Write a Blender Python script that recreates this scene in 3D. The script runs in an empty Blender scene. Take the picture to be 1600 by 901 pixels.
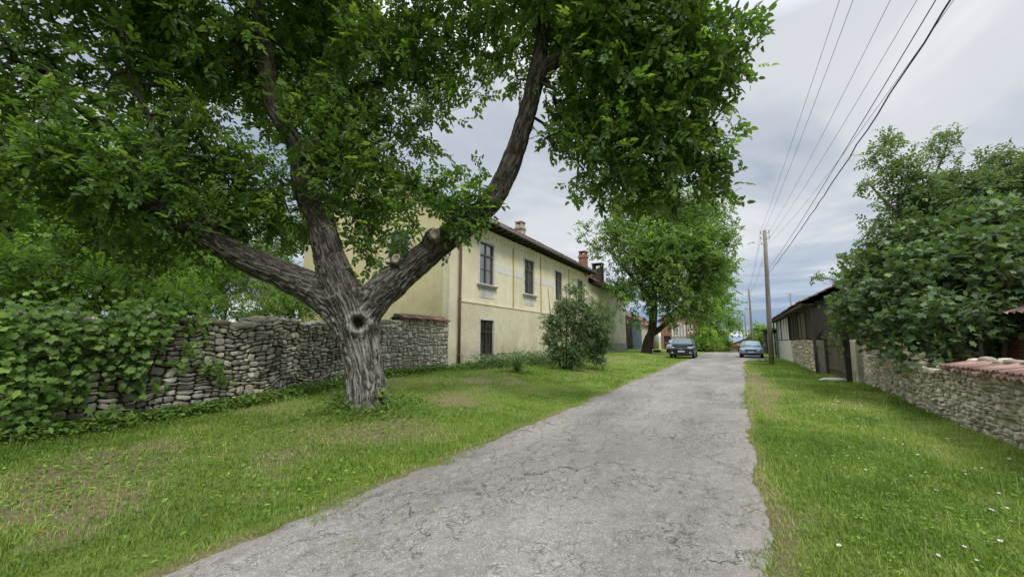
import bpy, math, random
import numpy as np
from mathutils import Vector, Matrix
R = math.radians
random.seed(7)
rng = np.random.default_rng(11)
scn = bpy.context.scene
COL = scn.collection

# ------------------------------------------------------------------ camera model (used for siting things too)
F = 620.0; PITCH = math.atan(82.5 / 620.0); YAW = R(29.23); EYE = 1.55
def at(px, py, d):
    """point d metres ahead of the camera on the sight line of a place in the photo"""
    a = px - 800; b = 450.5 - py
    fw = F * math.cos(PITCH) - b * math.sin(PITCH); up = F * math.sin(PITCH) + b * math.cos(PITCH)
    t = d / fw
    return np.array([t * (a * math.cos(YAW) - fw * math.sin(YAW)), t * (a * math.sin(YAW) + fw * math.cos(YAW)), EYE + t * up])

# ------------------------------------------------------------------ noise in numpy
def _h(ix, iy, iz, s):
    n = (ix.astype(np.int64) * 374761393 + iy.astype(np.int64) * 668265263 + iz.astype(np.int64) * 2147483647 + s * 974634777) & 0xffffffff
    n = ((n ^ (n >> 13)) * 1274126177) & 0xffffffff
    n = (n ^ (n >> 16)) & 0xffffffff
    return n / 4294967295.0
def vnoise(x, y, z=None, s=0):
    x = np.asarray(x, float); y = np.asarray(y, float)
    z = np.zeros_like(x) if z is None else np.asarray(z, float)
    ix, iy, iz = np.floor(x), np.floor(y), np.floor(z)
    fx, fy, fz = x - ix, y - iy, z - iz
    fx, fy, fz = [f * f * (3 - 2 * f) for f in (fx, fy, fz)]
    def c(a, b, d): return _h(ix + a, iy + b, iz + d, s)
    x00 = c(0,0,0) * (1-fx) + c(1,0,0) * fx; x10 = c(0,1,0) * (1-fx) + c(1,1,0) * fx
    x01 = c(0,0,1) * (1-fx) + c(1,0,1) * fx; x11 = c(0,1,1) * (1-fx) + c(1,1,1) * fx
    return (x00 * (1-fy) + x10 * fy) * (1-fz) + (x01 * (1-fy) + x11 * fy) * fz
def fbm(x, y, z=None, s=0, o=4):
    t = 0; a = .5; tot = 0
    for i in range(o):
        t = t + a * vnoise(np.asarray(x) * 2**i, np.asarray(y) * 2**i, None if z is None else np.asarray(z) * 2**i, s + i); tot += a; a *= .5
    return t / tot
def sm(t): t = np.clip(t, 0, 1); return t * t * (3 - 2 * t)

# ------------------------------------------------------------------ terrain shape
def road_z(y): return .21 * sm((np.asarray(y, float) - 6) / 26) - 2.6 * sm((np.asarray(y, float) - 54) / 45)
def H(x, y):
    x = np.asarray(x, float); y = np.asarray(y, float)
    z = road_z(y) + sm((-4 - x) / 4.5) * (.04 + .27 * sm((y - 2) / 9))
    z = z + (vnoise(x * .9, y * .9, s=5) - .5) * .05 * sm((np.abs(x + 1.7) - 1.7) / 1.5)
    return z
def road_l(y): y = np.asarray(y, float); return -3.5 + .3 * sm((y - 16) / 14) + (fbm(y * .8, y * 0, s=21) - .5) * .20 + (vnoise(y * 9, y * 0, s=22) - .5) * .07
def road_r(y): y = np.asarray(y, float); return .14 + .22 * sm((y - 12) / 12) + 1.5 * sm((y - 31) / 3) * sm((46 - y) / 3) + (fbm(y * .9, y * 0, s=23) - .5) * .20 + (vnoise(y * 8, y * 0, s=24) - .5) * .05

# ------------------------------------------------------------------ helpers
def mesh_np(name, V, faces_list, mat=None, parent=None, smooth=False, attrs=None):
    """faces_list: list of int arrays (n,k)"""
    me = bpy.data.meshes.new(name)
    V = np.asarray(V, np.float32)
    me.vertices.add(len(V)); me.vertices.foreach_set('co', V.ravel())
    loops = np.concatenate([f.ravel() for f in faces_list]); tot = np.concatenate([np.full(len(f), f.shape[1]) for f in faces_list])
    st = np.concatenate([[0], np.cumsum(tot)[:-1]])
    me.loops.add(len(loops)); me.loops.foreach_set('vertex_index', loops.astype(np.int32))
    me.polygons.add(len(tot)); me.polygons.foreach_set('loop_start', st.astype(np.int32))
    try: me.polygons.foreach_set('loop_total', tot.astype(np.int32))
    except Exception: pass
    me.update(calc_edges=True); 
    if smooth: me.polygons.foreach_set('use_smooth', np.ones(len(tot), bool))
    for k, v in (attrs or {}).items():
        a = me.attributes.new(k, 'FLOAT', 'POINT'); a.data.foreach_set('value', np.asarray(v, np.float32))
    if mat: me.materials.append(mat)
    o = bpy.data.objects.new(name, me); COL.objects.link(o)
    if parent: o.parent = parent; o.matrix_parent_inverse = Matrix.Translation(parent.location).inverted() if False else Matrix()
    return o
def tag(o, label=None, cat=None, group=None, kind=None):
    if label: o['label'] = label
    if cat: o['category'] = cat
    if group: o['group'] = group
    if kind: o['kind'] = kind
    return o
def empty(name, loc, label, cat, group=None, rz=0):
    o = bpy.data.objects.new(name, None); COL.objects.link(o); o.location = loc; o.rotation_euler.z = rz; o.empty_display_size = .2
    return tag(o, label, cat, group)
def copy_tree(o, parent=None):
    c = o.copy(); COL.objects.link(c); c.parent = parent
    for ch in list(o.children): copy_tree(ch, c)
    return c

class MB:
    """collects shapes, in the frame O + a*u + b*v + c*n"""
    def __init__(s, O=(0,0,0), u=(1,0,0), v=(0,1,0), n=(0,0,1)):
        s.V = []; s.F = []; s.frame(O, u, v, n); s.sm = False
    def frame(s, O, u=(1,0,0), v=(0,1,0), n=(0,0,1)):
        s.O = Vector(O); s.u = Vector(u); s.v = Vector(v); s.n = Vector(n); return s
    def P(s, a, b, c): return s.O + s.u * a + s.v * b + s.n * c
    def add(s, pts, faces):
        k = len(s.V); s.V += [tuple(s.P(*p)) for p in pts]; s.F += [tuple(k + i for i in f) for f in faces]
    def box(s, a0, a1, b0, b1, c0, c1, j=0):
        q = lambda: random.uniform(-j, j) if j else 0
        pts = [(a + q(), b + q(), c + q()) for c in (c0, c1) for b in (b0, b1) for a in (a0, a1)]
        s.add(pts, [(0,2,3,1),(4,5,7,6),(0,1,5,4),(2,6,7,3),(0,4,6,2),(1,3,7,5)]); return s
    def quad(s, *p): s.add(p, [tuple(range(len(p)))]); return s
    def tube(s, path, rad, n=8, cap=True):
        path = [Vector(p) for p in path]; k = len(s.V); ref = Vector((.13, .31, .94)).normalized()
        if isinstance(rad, (int, float)): rad = [rad] * len(path)
        loc = []
        for i, p in enumerate(path):
            t = (path[min(i+1, len(path)-1)] - path[max(i-1, 0)])
            t = t.normalized() if t.length > 1e-9 else Vector((0,0,1))
            rr = ref if abs(t.dot(ref)) < .95 else Vector((1,0,0))
            x = t.cross(rr).normalized()
            if i: x = (px_ - t * px_.dot(t)).normalized()
            px_ = x; y = t.cross(x)
            for j in range(n):
                a = 2 * math.pi * j / n; loc.append(tuple(p + (x * math.cos(a) + y * math.sin(a)) * rad[i]))
        fs = []
        for i in range(len(path) - 1):
            for j in range(n): fs.append((i*n+j, i*n+(j+1)%n, (i+1)*n+(j+1)%n, (i+1)*n+j))
        if cap: fs.append(tuple(range(n))[::-1]); fs.append(tuple((len(path)-1)*n + j for j in range(n)))
        s.add(loc, fs); return s
    def lathe(s, prof, axis, centre, n=20):
        """prof: (r, h) along axis"""
        ax = Vector(axis).normalized(); rr = Vector((0,0,1)) if abs(ax.z) < .9 else Vector((1,0,0)); x = ax.cross(rr).normalized(); y = ax.cross(x); c = Vector(centre)
        loc = []; fs = []
        for r, h in prof:
            for j in range(n):
                a = 2*math.pi*j/n; loc.append(tuple(c + ax*h + (x*math.cos(a)+y*math.sin(a))*r))
        for i in range(len(prof)-1):
            for j in range(n): fs.append((i*n+j, i*n+(j+1)%n, (i+1)*n+(j+1)%n, (i+1)*n+j))
        s.add(loc, fs); return s
    def build(s, name, mat, parent=None, smooth=False, bevel=0, subsurf=0):
        me = bpy.data.meshes.new(name); me.from_pydata(s.V, [], s.F); me.update()
        import bmesh
        bm = bmesh.new(); bm.from_mesh(me); bmesh.ops.recalc_face_normals(bm, faces=bm.faces); bm.to_mesh(me); bm.free()
        if smooth: me.polygons.foreach_set('use_smooth', np.ones(len(me.polygons), bool))
        me.materials.append(mat)
        o = bpy.data.objects.new(name, me); COL.objects.link(o)
        if parent: o.parent = parent
        if bevel:
            m = o.modifiers.new('bevel', 'BEVEL'); m.width = bevel; m.segments = 2; m.limit_method = 'ANGLE'
        if subsurf:
            m = o.modifiers.new('sub', 'SUBSURF'); m.levels = subsurf; m.render_levels = subsurf
        return o

# ------------------------------------------------------------------ materials
class NT:
    def __init__(s, name):
        s.m = bpy.data.materials.new(name); s.m.use_nodes = True; s.t = s.m.node_tree; s.t.nodes.clear()
        s.out = s.n('ShaderNodeOutputMaterial')
    def n(s, typ, **kw):
        o = s.t.nodes.new(typ)
        for k, v in kw.items():
            if k.startswith('i_'):
                o.inputs[k[2:].replace('_', ' ')].default_value = v
            else: setattr(o, k, v)
        return o
    def l(s, a, b): s.t.links.new(a, b)
    def coord(s, scale=(1,1,1), obj=True):
        g = s.n('ShaderNodeNewGeometry'); m = s.n('ShaderNodeMapping'); m.inputs['Scale'].default_value = scale
        if obj == 'object':
            tc = s.n('ShaderNodeTexCoord'); s.l(tc.outputs['Object'], m.inputs['Vector'])
        else: s.l(g.outputs['Position'], m.inputs['Vector'])
        return m.outputs['Vector']
    def noise(s, vec, scale, detail=6, rough=.6, dist=0):
        o = s.n('ShaderNodeTexNoise'); o.inputs['Scale'].default_value = scale; o.inputs['Detail'].default_value = detail
        o.inputs['Roughness'].default_value = rough; o.inputs['Distortion'].default_value = dist; s.l(vec, o.inputs['Vector']); return o.outputs['Fac']
    def ramp(s, fac, stops, interp='LINEAR'):
        o = s.n('ShaderNodeValToRGB'); e = o.color_ramp.elements; o.color_ramp.interpolation = interp
        while len(e) < len(stops): e.new(.5)
        for el, (p, c) in zip(e, stops): el.position = p; el.color = (*c, 1) if len(c) == 3 else c
        s.l(fac, o.inputs['Fac']); return o.outputs['Color']
    def mix(s, fac, a, b, mode='MIX'):
        o = s.n('ShaderNodeMix', data_type='RGBA', blend_type=mode)
        for sock, v in ((o.inputs['Factor'], fac), (o.inputs[6], a), (o.inputs[7], b)):
            if isinstance(v, (int, float)): sock.default_value = v
            elif isinstance(v, tuple): sock.default_value = (*v, 1)
            else: s.l(v, sock)
        return o.outputs[2]
    def math(s, op, a, b=0.0, c=None):
        o = s.n('ShaderNodeMath', operation=op)
        for i, v in enumerate((a, b) if c is None else (a, b, c)):
            if isinstance(v, (int, float)): o.inputs[i].default_value = v
            else: s.l(v, o.inputs[i])
        return o.outputs[0]
    def attr(s, name): return s.n('ShaderNodeAttribute', attribute_name=name).outputs['Fac']
    def bump(s, h, strength=.5, dist=.02, prev=None):
        o = s.n('ShaderNodeBump'); o.inputs['Strength'].default_value = strength; o.inputs['Distance'].default_value = dist; s.l(h, o.inputs['Height'])
        if prev: s.l(prev, o.inputs['Normal'])
        return o.outputs['Normal']
    def pr(s, col, rough=.8, bump=None, metal=0, spec=.4, done=True):
        o = s.n('ShaderNodeBsdfPrincipled'); o.inputs['Metallic'].default_value = metal; o.inputs['Specular IOR Level'].default_value = spec
        if isinstance(col, tuple): o.inputs['Base Color'].default_value = (*col, 1)
        else: s.l(col, o.inputs['Base Color'])
        if isinstance(rough, (int, float)): o.inputs['Roughness'].default_value = rough
        else: s.l(rough, o.inputs['Roughness'])
        if bump: s.l(bump, o.inputs['Normal'])
        if done: s.l(o.outputs[0], s.out.inputs['Surface'])
        return o

def leaf_mat(name, dark, mid, light, rough=.45, trans=.38, tcol=None):
    t = NT(name); r = t.attr('rnd')
    col = t.ramp(r, [(0, dark), (.55, mid), (.93, light), (1, tuple(min(1, c * 1.5) for c in light))])
    n = t.noise(t.coord(), .9, 3); col = t.mix(t.math('MULTIPLY', n, .6), col, t.mix(1, col, (.75, .8, .55), 'MULTIPLY'))
    b = t.pr(col, rough, done=False, spec=.35)
    tr = t.n('ShaderNodeBsdfTranslucent'); tc = t.mix(1, col, tcol or (1.5, 1.5, .7), 'MULTIPLY'); t.l(tc, tr.inputs['Color'])
    mx = t.n('ShaderNodeMixShader'); mx.inputs[0].default_value = trans; t.l(b.outputs[0], mx.inputs[1]); t.l(tr.outputs[0], mx.inputs[2]); t.l(mx.outputs[0], t.out.inputs['Surface'])
    return t.m
M = {}
M['leaf_hero'] = leaf_mat('walnut_leaf', (.055,.105,.03), (.115,.20,.05), (.24,.36,.085), trans=.52)
M['leaf_walnut2'] = leaf_mat('walnut_leaf_far', (.10,.18,.055), (.18,.29,.075), (.30,.43,.10), rough=.6, trans=.4)
M['leaf_garden'] = leaf_mat('garden_leaf', (.10,.18,.045), (.19,.31,.065), (.32,.48,.09), rough=.6, trans=.45)
M['leaf_dark'] = leaf_mat('dark_leaf', (.07,.13,.04), (.13,.22,.055), (.21,.33,.07), rough=.55, trans=.42)
M['leaf_fig'] = leaf_mat('fig_leaf', (.07,.115,.052), (.125,.195,.08), (.23,.33,.12), rough=.5, trans=.3)
M['leaf_lilac'] = leaf_mat('lilac_leaf', (.06,.105,.045), (.12,.19,.075), (.24,.34,.13), rough=.35, trans=.25)
M['leaf_vine'] = leaf_mat('vine_leaf', (.07,.125,.03), (.125,.215,.045), (.22,.34,.07), rough=.6, trans=.35)
M['leaf_ash'] = leaf_mat('ash_leaf', (.11,.165,.08), (.175,.25,.11), (.26,.35,.14), rough=.55, trans=.3)  # greens greyed and paled so the leaf colour carries the haze
M['leaf_bright'] = leaf_mat('bright_leaf', (.12,.19,.04), (.20,.31,.05), (.32,.44,.07), rough=.6, trans=.4)

def bark_mat(name, dark, mid, light, useattr=True, up_dark=0):
    t = NT(name); v = t.coord()
    n2 = t.noise(v, 14, 6, .7); n3 = t.noise(v, 60, 4, .7); big = t.noise(v, 2.2, 4)
    if useattr:
        a = t.attr('bark'); f = t.math('ADD', t.math('MULTIPLY', a, .95), t.math('MULTIPLY', t.math('SUBTRACT', n2, .5), .9))
    else:
        f = n2
    col = t.ramp(f, [(.22, dark), (.5, mid), (.85, light)])
    col = t.mix(t.ramp(big, [(.45, (0,0,0)), (.7, (.5,.5,.5))]), col, t.mix(1, col, (.62,.7,.5), 'MULTIPLY'))
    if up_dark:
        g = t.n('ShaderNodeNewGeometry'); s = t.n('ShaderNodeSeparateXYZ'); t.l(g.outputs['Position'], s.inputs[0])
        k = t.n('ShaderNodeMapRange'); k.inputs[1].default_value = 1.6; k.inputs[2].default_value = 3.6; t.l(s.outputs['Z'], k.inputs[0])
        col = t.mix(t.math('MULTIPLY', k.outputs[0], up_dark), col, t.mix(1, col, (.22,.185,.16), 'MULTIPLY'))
    t.pr(col, .9, t.bump(n3, .5, .01, t.bump(n2, .8, .03)), spec=.2); return t.m
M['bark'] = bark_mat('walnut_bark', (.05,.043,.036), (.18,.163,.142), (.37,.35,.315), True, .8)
M['bark_plain'] = bark_mat('plain_bark', (.015,.012,.01), (.06,.05,.04), (.14,.12,.10), False)
M['bark_pale'] = bark_mat('pale_bark', (.06,.05,.04), (.16,.14,.11), (.27,.24,.2), False)

def simple(name, col, rough=.7, metal=0, var=.25, scale=6, bumpd=.004, spec=.4, col2=None, stretch=(1,1,1), dirt=0):
    t = NT(name); v = t.coord(stretch); n = t.noise(v, scale, 7, .65)
    c2 = col2 or tuple(c * (1 - var) * .8 for c in col)
    c = t.ramp(n, [(.3, c2), (.65, col)])
    if dirt:
        n2 = t.noise(v, scale * .22, 5); c = t.mix(t.math('MULTIPLY', t.ramp(n2, [(.45, (0,0,0)), (.7, (1,1,1))]), dirt), c, t.mix(1, c, (.35,.3,.25), 'MULTIPLY'))
    nb = t.noise(v, scale * 8, 4, .6); t.pr(c, rough, t.bump(nb, .5, bumpd), metal, spec); return t.m

def stone_mat(name, ramp, moss=.3):
    t = NT(name); v = t.coord(); r = t.attr('rnd'); n = t.noise(v, 9, 7, .7); n2 = t.noise(v, 45, 5, .7)
    col = t.ramp(r, ramp); col = t.mix(.75, col, t.ramp(n, [(.25, (.42,.41,.40)), (.6, (1,1,1)), (.8, (1.25,1.22,1.18))]), 'MULTIPLY')
    col = t.mix(t.math('MULTIPLY', t.ramp(t.noise(v, 1.7, 5), [(.45, (0,0,0)), (.65, (1,1,1))]), moss), col, (.07,.075,.04))
    t.pr(col, .92, t.bump(n2, .6, .012, t.bump(n, .7, .03)), spec=.2); return t.m
M['stone_left'] = stone_mat('grey_wall_stone', [(0, (.21,.185,.14)), (.35, (.36,.33,.26)), (.7, (.49,.455,.37)), (1, (.68,.63,.50))], .38)
M['stone_mort'] = stone_mat('mortared_stone', [(0, (.34,.30,.23)), (.5, (.52,.47,.37)), (1, (.68,.63,.50))], .1)
M['stone_right'] = stone_mat('tan_wall_stone', [(0, (.38,.33,.24)), (.5, (.56,.49,.36)), (1, (.72,.65,.50))], .08)
M['core_shade'] = simple('wall_shadow_core', (.06,.055,.045), .95, scale=12, bumpd=.02)  # near-black core stands in for the shade between the dry stones
M['mortar_tan'] = simple('tan_mortar', (.42,.37,.28), .95, scale=10, bumpd=.02)
M['mortar_grey'] = simple('grey_mortar', (.25,.235,.2), .95, scale=10, bumpd=.02)

def stucco(name, col, stain=(.42,.36,.26), st=.5, rough_bump=.004, scale=3, cracks=0, grime_z=None):
    t = NT(name); v = t.coord(); n = t.noise(v, scale, 6, .6); big = t.noise(v, .45, 5, .6)
    c = t.mix(t.ramp(n, [(.35, (0,0,0)), (.75, (1,1,1))]), col, tuple(x * .86 for x in col))
    c = t.mix(t.math('MULTIPLY', t.ramp(big, [(.42, (0,0,0)), (.68, (1,1,1))]), st), c, stain)
    vs = t.coord((5, 5, .35)); drip = t.noise(vs, 1.0, 5, .6); c = t.mix(t.math('MULTIPLY', t.ramp(drip, [(.55, (0,0,0)), (.8, (1,1,1))]), st * .5), c, tuple(x * .6 for x in stain))
    fine = t.noise(v, 40, 5, .7); b = t.bump(fine, .7, rough_bump)
    if cracks:
        vo = t.n('ShaderNodeTexVoronoi', feature='DISTANCE_TO_EDGE'); vo.inputs['Scale'].default_value = 5.5
        d = t.n('ShaderNodeTexNoise'); d.inputs['Scale'].default_value = 3; d.inputs['Detail'].default_value = 4; t.l(v, d.inputs['Vector'])
        va = t.n('ShaderNodeVectorMath', operation='MULTIPLY_ADD'); t.l(d.outputs['Color'], va.inputs[0]); va.inputs[1].default_value = (.5,.5,.5); t.l(v, va.inputs[2]); t.l(va.outputs[0], vo.inputs['Vector'])
        e = t.ramp(vo.outputs['Distance'], [(0, (0,0,0)), (.035, (1,1,1))]); c = t.mix(t.math('MULTIPLY', t.math('SUBTRACT', 1, e), .33 * cracks), c, tuple(x * .45 for x in col))
        b = t.bump(e, .5, .012, b)
        lump = t.noise(v, 8, 5, .6); b = t.bump(lump, .7, .03, b)
    if grime_z:
        g = t.n('ShaderNodeNewGeometry'); s = t.n('ShaderNodeSeparateXYZ'); t.l(g.outputs['Position'], s.inputs[0])
        k = t.n('ShaderNodeMapRange'); k.inputs[1].default_value = grime_z[1]; k.inputs[2].default_value = grime_z[0]; t.l(s.outputs['Z'], k.inputs[0])
        kk = t.math('MULTIPLY', k.outputs[0], t.ramp(t.noise(v, 1.6, 6), [(.35, (0,0,0)), (.65, (1,1,1))]))
        c = t.mix(t.math('MULTIPLY', kk, .75), c, (.14,.13,.10))
    t.pr(c, .92, b, spec=.2); return t.m
M['stucco_up'] = stucco('yellow_stucco_smooth', (.80,.735,.52), (.56,.50,.35), .75)
M['stucco_gable'] = stucco('ochre_stucco_gable', (.72,.63,.37), (.55,.48,.29), .45, grime_z=(1.2, 4.2))
M['stucco_low'] = stucco('cream_stucco_rough', (.72,.65,.45), (.46,.40,.28), .7, .01, cracks=1, grime_z=(.4, 1.7))
M['stucco_end'] = stucco('pale_stucco', (.66,.60,.45), (.42,.39,.30), .7, .006, grime_z=(.4, 2.2))
M['stucco_white'] = stucco('whitewash', (.72,.70,.64), (.5,.47,.4), .3)
M['stucco_cream'] = stucco('cream_wall', (.60,.54,.40), (.40,.34,.24), .5, .01, cracks=1, grime_z=(.2, 1.5))
M['trim_ochre'] = simple('ochre_trim', (.52,.38,.16), .85)
M['white_trim'] = simple('white_trim_paint', (.70,.69,.65), .7, scale=5, dirt=.35)
M['wood_win'] = simple('grey_window_wood', (.15,.12,.095), .75, scale=20)
M['wood_dark'] = simple('dark_timber', (.055,.045,.036), .85, scale=10, stretch=(1,1,.15), dirt=.4)
M['wood_brown'] = simple('brown_weathered_timber', (.15,.12,.085), .85, scale=9, stretch=(1,1,.12), dirt=.6, bumpd=.01)
M['wood_soffit'] = simple('grey_soffit_timber', (.17,.145,.12), .85, scale=9, stretch=(1,.2,1))
M['wood_white'] = simple('flaking_white_boards', (.78,.77,.74), .8, scale=7, stretch=(1,1,.2), col2=(.6,.58,.55), dirt=.3)
M['curtain'] = simple('lace_curtain', (.72,.74,.75), .9, scale=14, col2=(.34,.36,.38))
M['curtain_brown'] = simple('brown_curtain', (.62,.52,.38), .9, scale=9, col2=(.13,.10,.08), stretch=(1,6,.4))
M['pipe'] = simple('rusty_brown_downpipe', (.24,.12,.085), .55, scale=8, stretch=(1,1,.2), dirt=.4)
M['pole'] = simple('grey_pole_wood', (.26,.23,.19), .9, scale=10, stretch=(1,1,.08), dirt=.3, bumpd=.008)
M['concrete'] = simple('concrete', (.32,.31,.28), .9, scale=8, dirt=.4)
M['green_gate'] = simple('green_gate_paint', (.02,.12,.075), .5, scale=3, dirt=.3)
M['blue_gate'] = simple('dull_blue_gate_paint', (.11,.16,.19), .6, scale=5, dirt=.4)
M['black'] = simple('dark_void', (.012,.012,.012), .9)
M['wire'] = simple('wire_grey', (.06,.06,.07), .6)
M['cable'] = simple('cable_violet', (.10,.09,.19), .6)
M['ceramic'] = simple('insulator_ceramic', (.5,.48,.42), .25)
M['steel'] = simple('galvanised_steel', (.28,.28,.28), .5, metal=.6)
def glass_mat():
    t = NT('window_glass'); n = t.noise(t.coord(), 1.5, 4); c = t.ramp(n, [(.35, (.02,.025,.03)), (.7, (.09,.10,.11))]); t.pr(c, .08, spec=.9); return t.m
M['glass'] = glass_mat()
def brick_mat(name, c1, c2, mort, scale=1.0):
    t = NT(name); g = t.coord()
    s = t.n('ShaderNodeSeparateXYZ'); t.l(g, s.inputs[0]); cx = t.n('ShaderNodeCombineXYZ'); t.l(t.math('ADD', s.outputs[0], s.outputs[1]), cx.inputs[0]); t.l(s.outputs[2], cx.inputs[1])
    b = t.n('ShaderNodeTexBrick'); b.inputs['Color1'].default_value = (*c1, 1); b.inputs['Color2'].default_value = (*c2, 1); b.inputs['Mortar'].default_value = (*mort, 1)
    b.inputs['Scale'].default_value = scale; b.inputs['Brick Width'].default_value = .25; b.inputs['Row Height'].default_value = .075; b.inputs['Mortar Size'].default_value = .009; t.l(cx.outputs[0], b.inputs['Vector'])
    n = t.noise(g, 5, 6); c = t.mix(.8, b.outputs['Color'], t.ramp(n, [(.3, (.45,.42,.4)), (.65, (1,1,1))]), 'MULTIPLY')
    t.pr(c, .9, t.bump(b.outputs['Fac'], -.6, .01), spec=.2); return t.m
M['brick'] = brick_mat('orange_brick', (.40,.16,.09), (.30,.11,.06), (.36,.32,.27))
M['brick_pale'] = brick_mat('limewashed_brick', (.52,.42,.37), (.46,.33,.28), (.55,.52,.48))
M['brick_soot'] = brick_mat('sooty_brick', (.13,.07,.055), (.10,.06,.05), (.16,.14,.12))
def tile_mat(name, ramp, lich=.35):
    t = NT(name); r = t.attr('rnd'); c = t.ramp(r, ramp); v = t.coord(); n = t.noise(v, 5, 7, .7)
    c = t.mix(t.math('MULTIPLY', t.ramp(n, [(.45, (0,0,0)), (.7, (1,1,1))]), lich), c, (.12,.105,.085)); t.pr(c, .85, t.bump(t.noise(v, 50, 4), .5, .006), spec=.2); return t.m
M['tile_red'] = tile_mat('red_clay_tile', [(0, (.17,.10,.085)), (.45, (.31,.17,.13)), (1, (.46,.30,.25))], .65)
M['tile_brown'] = tile_mat('weathered_brown_tile', [(0, (.10,.06,.045)), (.5, (.21,.115,.075)), (1, (.36,.19,.12))], .5)
M['tile_orange'] = tile_mat('orange_roof_tile', [(0, (.45,.15,.06)), (1, (.62,.24,.10))], .1)

# ------------------------------------------------------------------ world and light
W = bpy.data.worlds.new('World'); scn.world = W; W.use_nodes = True
def world():
    t = W.node_tree; t.nodes.clear(); L = t.links.new
    def N(ty, **k):
        o = t.nodes.new(ty)
        for a, b in k.items(): setattr(o, a, b)
        return o
    out = N('ShaderNodeOutputWorld'); sky = N('ShaderNodeTexSky', sky_type='NISHITA'); sky.sun_disc = False; sky.sun_elevation = R(52); sky.sun_rotation = R(128)
    sky.air_density = 1.2; sky.dust_density = 1.5
    b1 = N('ShaderNodeBackground'); b1.inputs[1].default_value = .13; L(sky.outputs[0], b1.inputs[0])
    tc = N('ShaderNodeTexCoord'); s = N('ShaderNodeSeparateXYZ'); L(tc.outputs['Generated'], s.inputs[0])
    def m(op, a, b=0.):
        o = N('ShaderNodeMath', operation=op)
        for i, v in enumerate((a, b)):
            if isinstance(v, (int, float)): o.inputs[i].default_value = v
            else: L(v, o.inputs[i])
        return o.outputs[0]
    def ramp(f, st, interp='EASE'):
        o = N('ShaderNodeValToRGB'); o.color_ramp.interpolation = interp; e = o.color_ramp.elements
        while len(e) < len(st): e.new(.5)
        for el, (p, c) in zip(e, st): el.position = p; el.color = (*c, 1)
        L(f, o.inputs[0]); return o.outputs[0]
    z = m('MAXIMUM', s.outputs[2], 0.0); k = m('ADD', z, .10)
    c = N('ShaderNodeCombineXYZ'); L(m('DIVIDE', s.outputs[0], k), c.inputs[0]); L(m('DIVIDE', s.outputs[1], k), c.inputs[1])
    def noise(sc, det, ro, off, vec=c.outputs[0], dist=.0, scl=(1,1,1), rot=0):
        mp = N('ShaderNodeMapping'); mp.inputs['Location'].default_value = off; mp.inputs['Scale'].default_value = scl; mp.inputs['Rotation'].default_value = (0,0,rot); L(vec, mp.inputs[0])
        n = N('ShaderNodeTexNoise'); n.inputs['Scale'].default_value = sc; n.inputs['Detail'].default_value = det; n.inputs['Roughness'].default_value = ro; n.inputs['Distortion'].default_value = dist
        L(mp.outputs[0], n.inputs[0]); return n.outputs[0]
    n1 = noise(.9, 8, .55, (3.1, 1.7, 0), dist=.4, scl=(1, .6, 1), rot=.5)
    n2 = noise(.28, 5, .5, (7.3, 2.2, 0), dist=.3)
    f = m('ADD', m('MULTIPLY', n1, .55), m('MULTIPLY', n2, .45))
    cloud = ramp(f, [(.38, (.36,.43,.54)), (.46, (.56,.61,.68)), (.53, (.74,.76,.80)), (.62, (.95,.95,.97))])
    # towards the horizon: flat blue grey bands between pale ones
    n3 = noise(1.0, 5, .55, (0, 0, 5.0), vec=tc.outputs['Generated'], scl=(1.6, 1.6, 22))
    band = ramp(n3, [(.40, (.26,.37,.56)), (.50, (.42,.52,.68)), (.60, (.90,.92,.95))])
    mx = N('ShaderNodeMix', data_type='RGBA'); L(ramp(z, [(.04, (1,1,1)), (.26, (0,0,0))]), mx.inputs[0]); L(cloud, mx.inputs[6]); L(band, mx.inputs[7])
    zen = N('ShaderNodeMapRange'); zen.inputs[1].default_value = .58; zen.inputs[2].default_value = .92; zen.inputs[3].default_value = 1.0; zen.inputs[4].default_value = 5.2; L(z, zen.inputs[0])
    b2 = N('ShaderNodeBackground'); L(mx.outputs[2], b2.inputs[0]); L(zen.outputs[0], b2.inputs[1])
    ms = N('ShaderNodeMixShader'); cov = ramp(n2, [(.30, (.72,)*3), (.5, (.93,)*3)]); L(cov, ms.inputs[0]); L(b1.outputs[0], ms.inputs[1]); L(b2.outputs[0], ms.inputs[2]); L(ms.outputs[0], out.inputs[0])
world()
sd = bpy.data.lights.new('sun', 'SUN'); sd.energy = 2.3; sd.angle = R(14); sd.color = (1, .97, .92)
so = bpy.data.objects.new('sun', sd); COL.objects.link(so)
sun_dir = Vector((math.sin(R(128)) * math.cos(R(52)), math.cos(R(128)) * math.cos(R(52)), math.sin(R(52))))
so.rotation_euler = sun_dir.to_track_quat('Z', 'Y').to_euler()
cd = bpy.data.cameras.new('camera'); cam = bpy.data.objects.new('camera', cd); COL.objects.link(cam); scn.camera = cam
cam.location = (0, 0, EYE); cam.rotation_euler = (R(90) + PITCH, 0, YAW); cd.sensor_width = 36; cd.lens = F / 1600 * 36; cd.clip_start = .05; cd.clip_end = 9000
scn.view_settings.view_transform = 'Standard'; scn.view_settings.look = 'None'; scn.view_settings.exposure = 0

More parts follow.
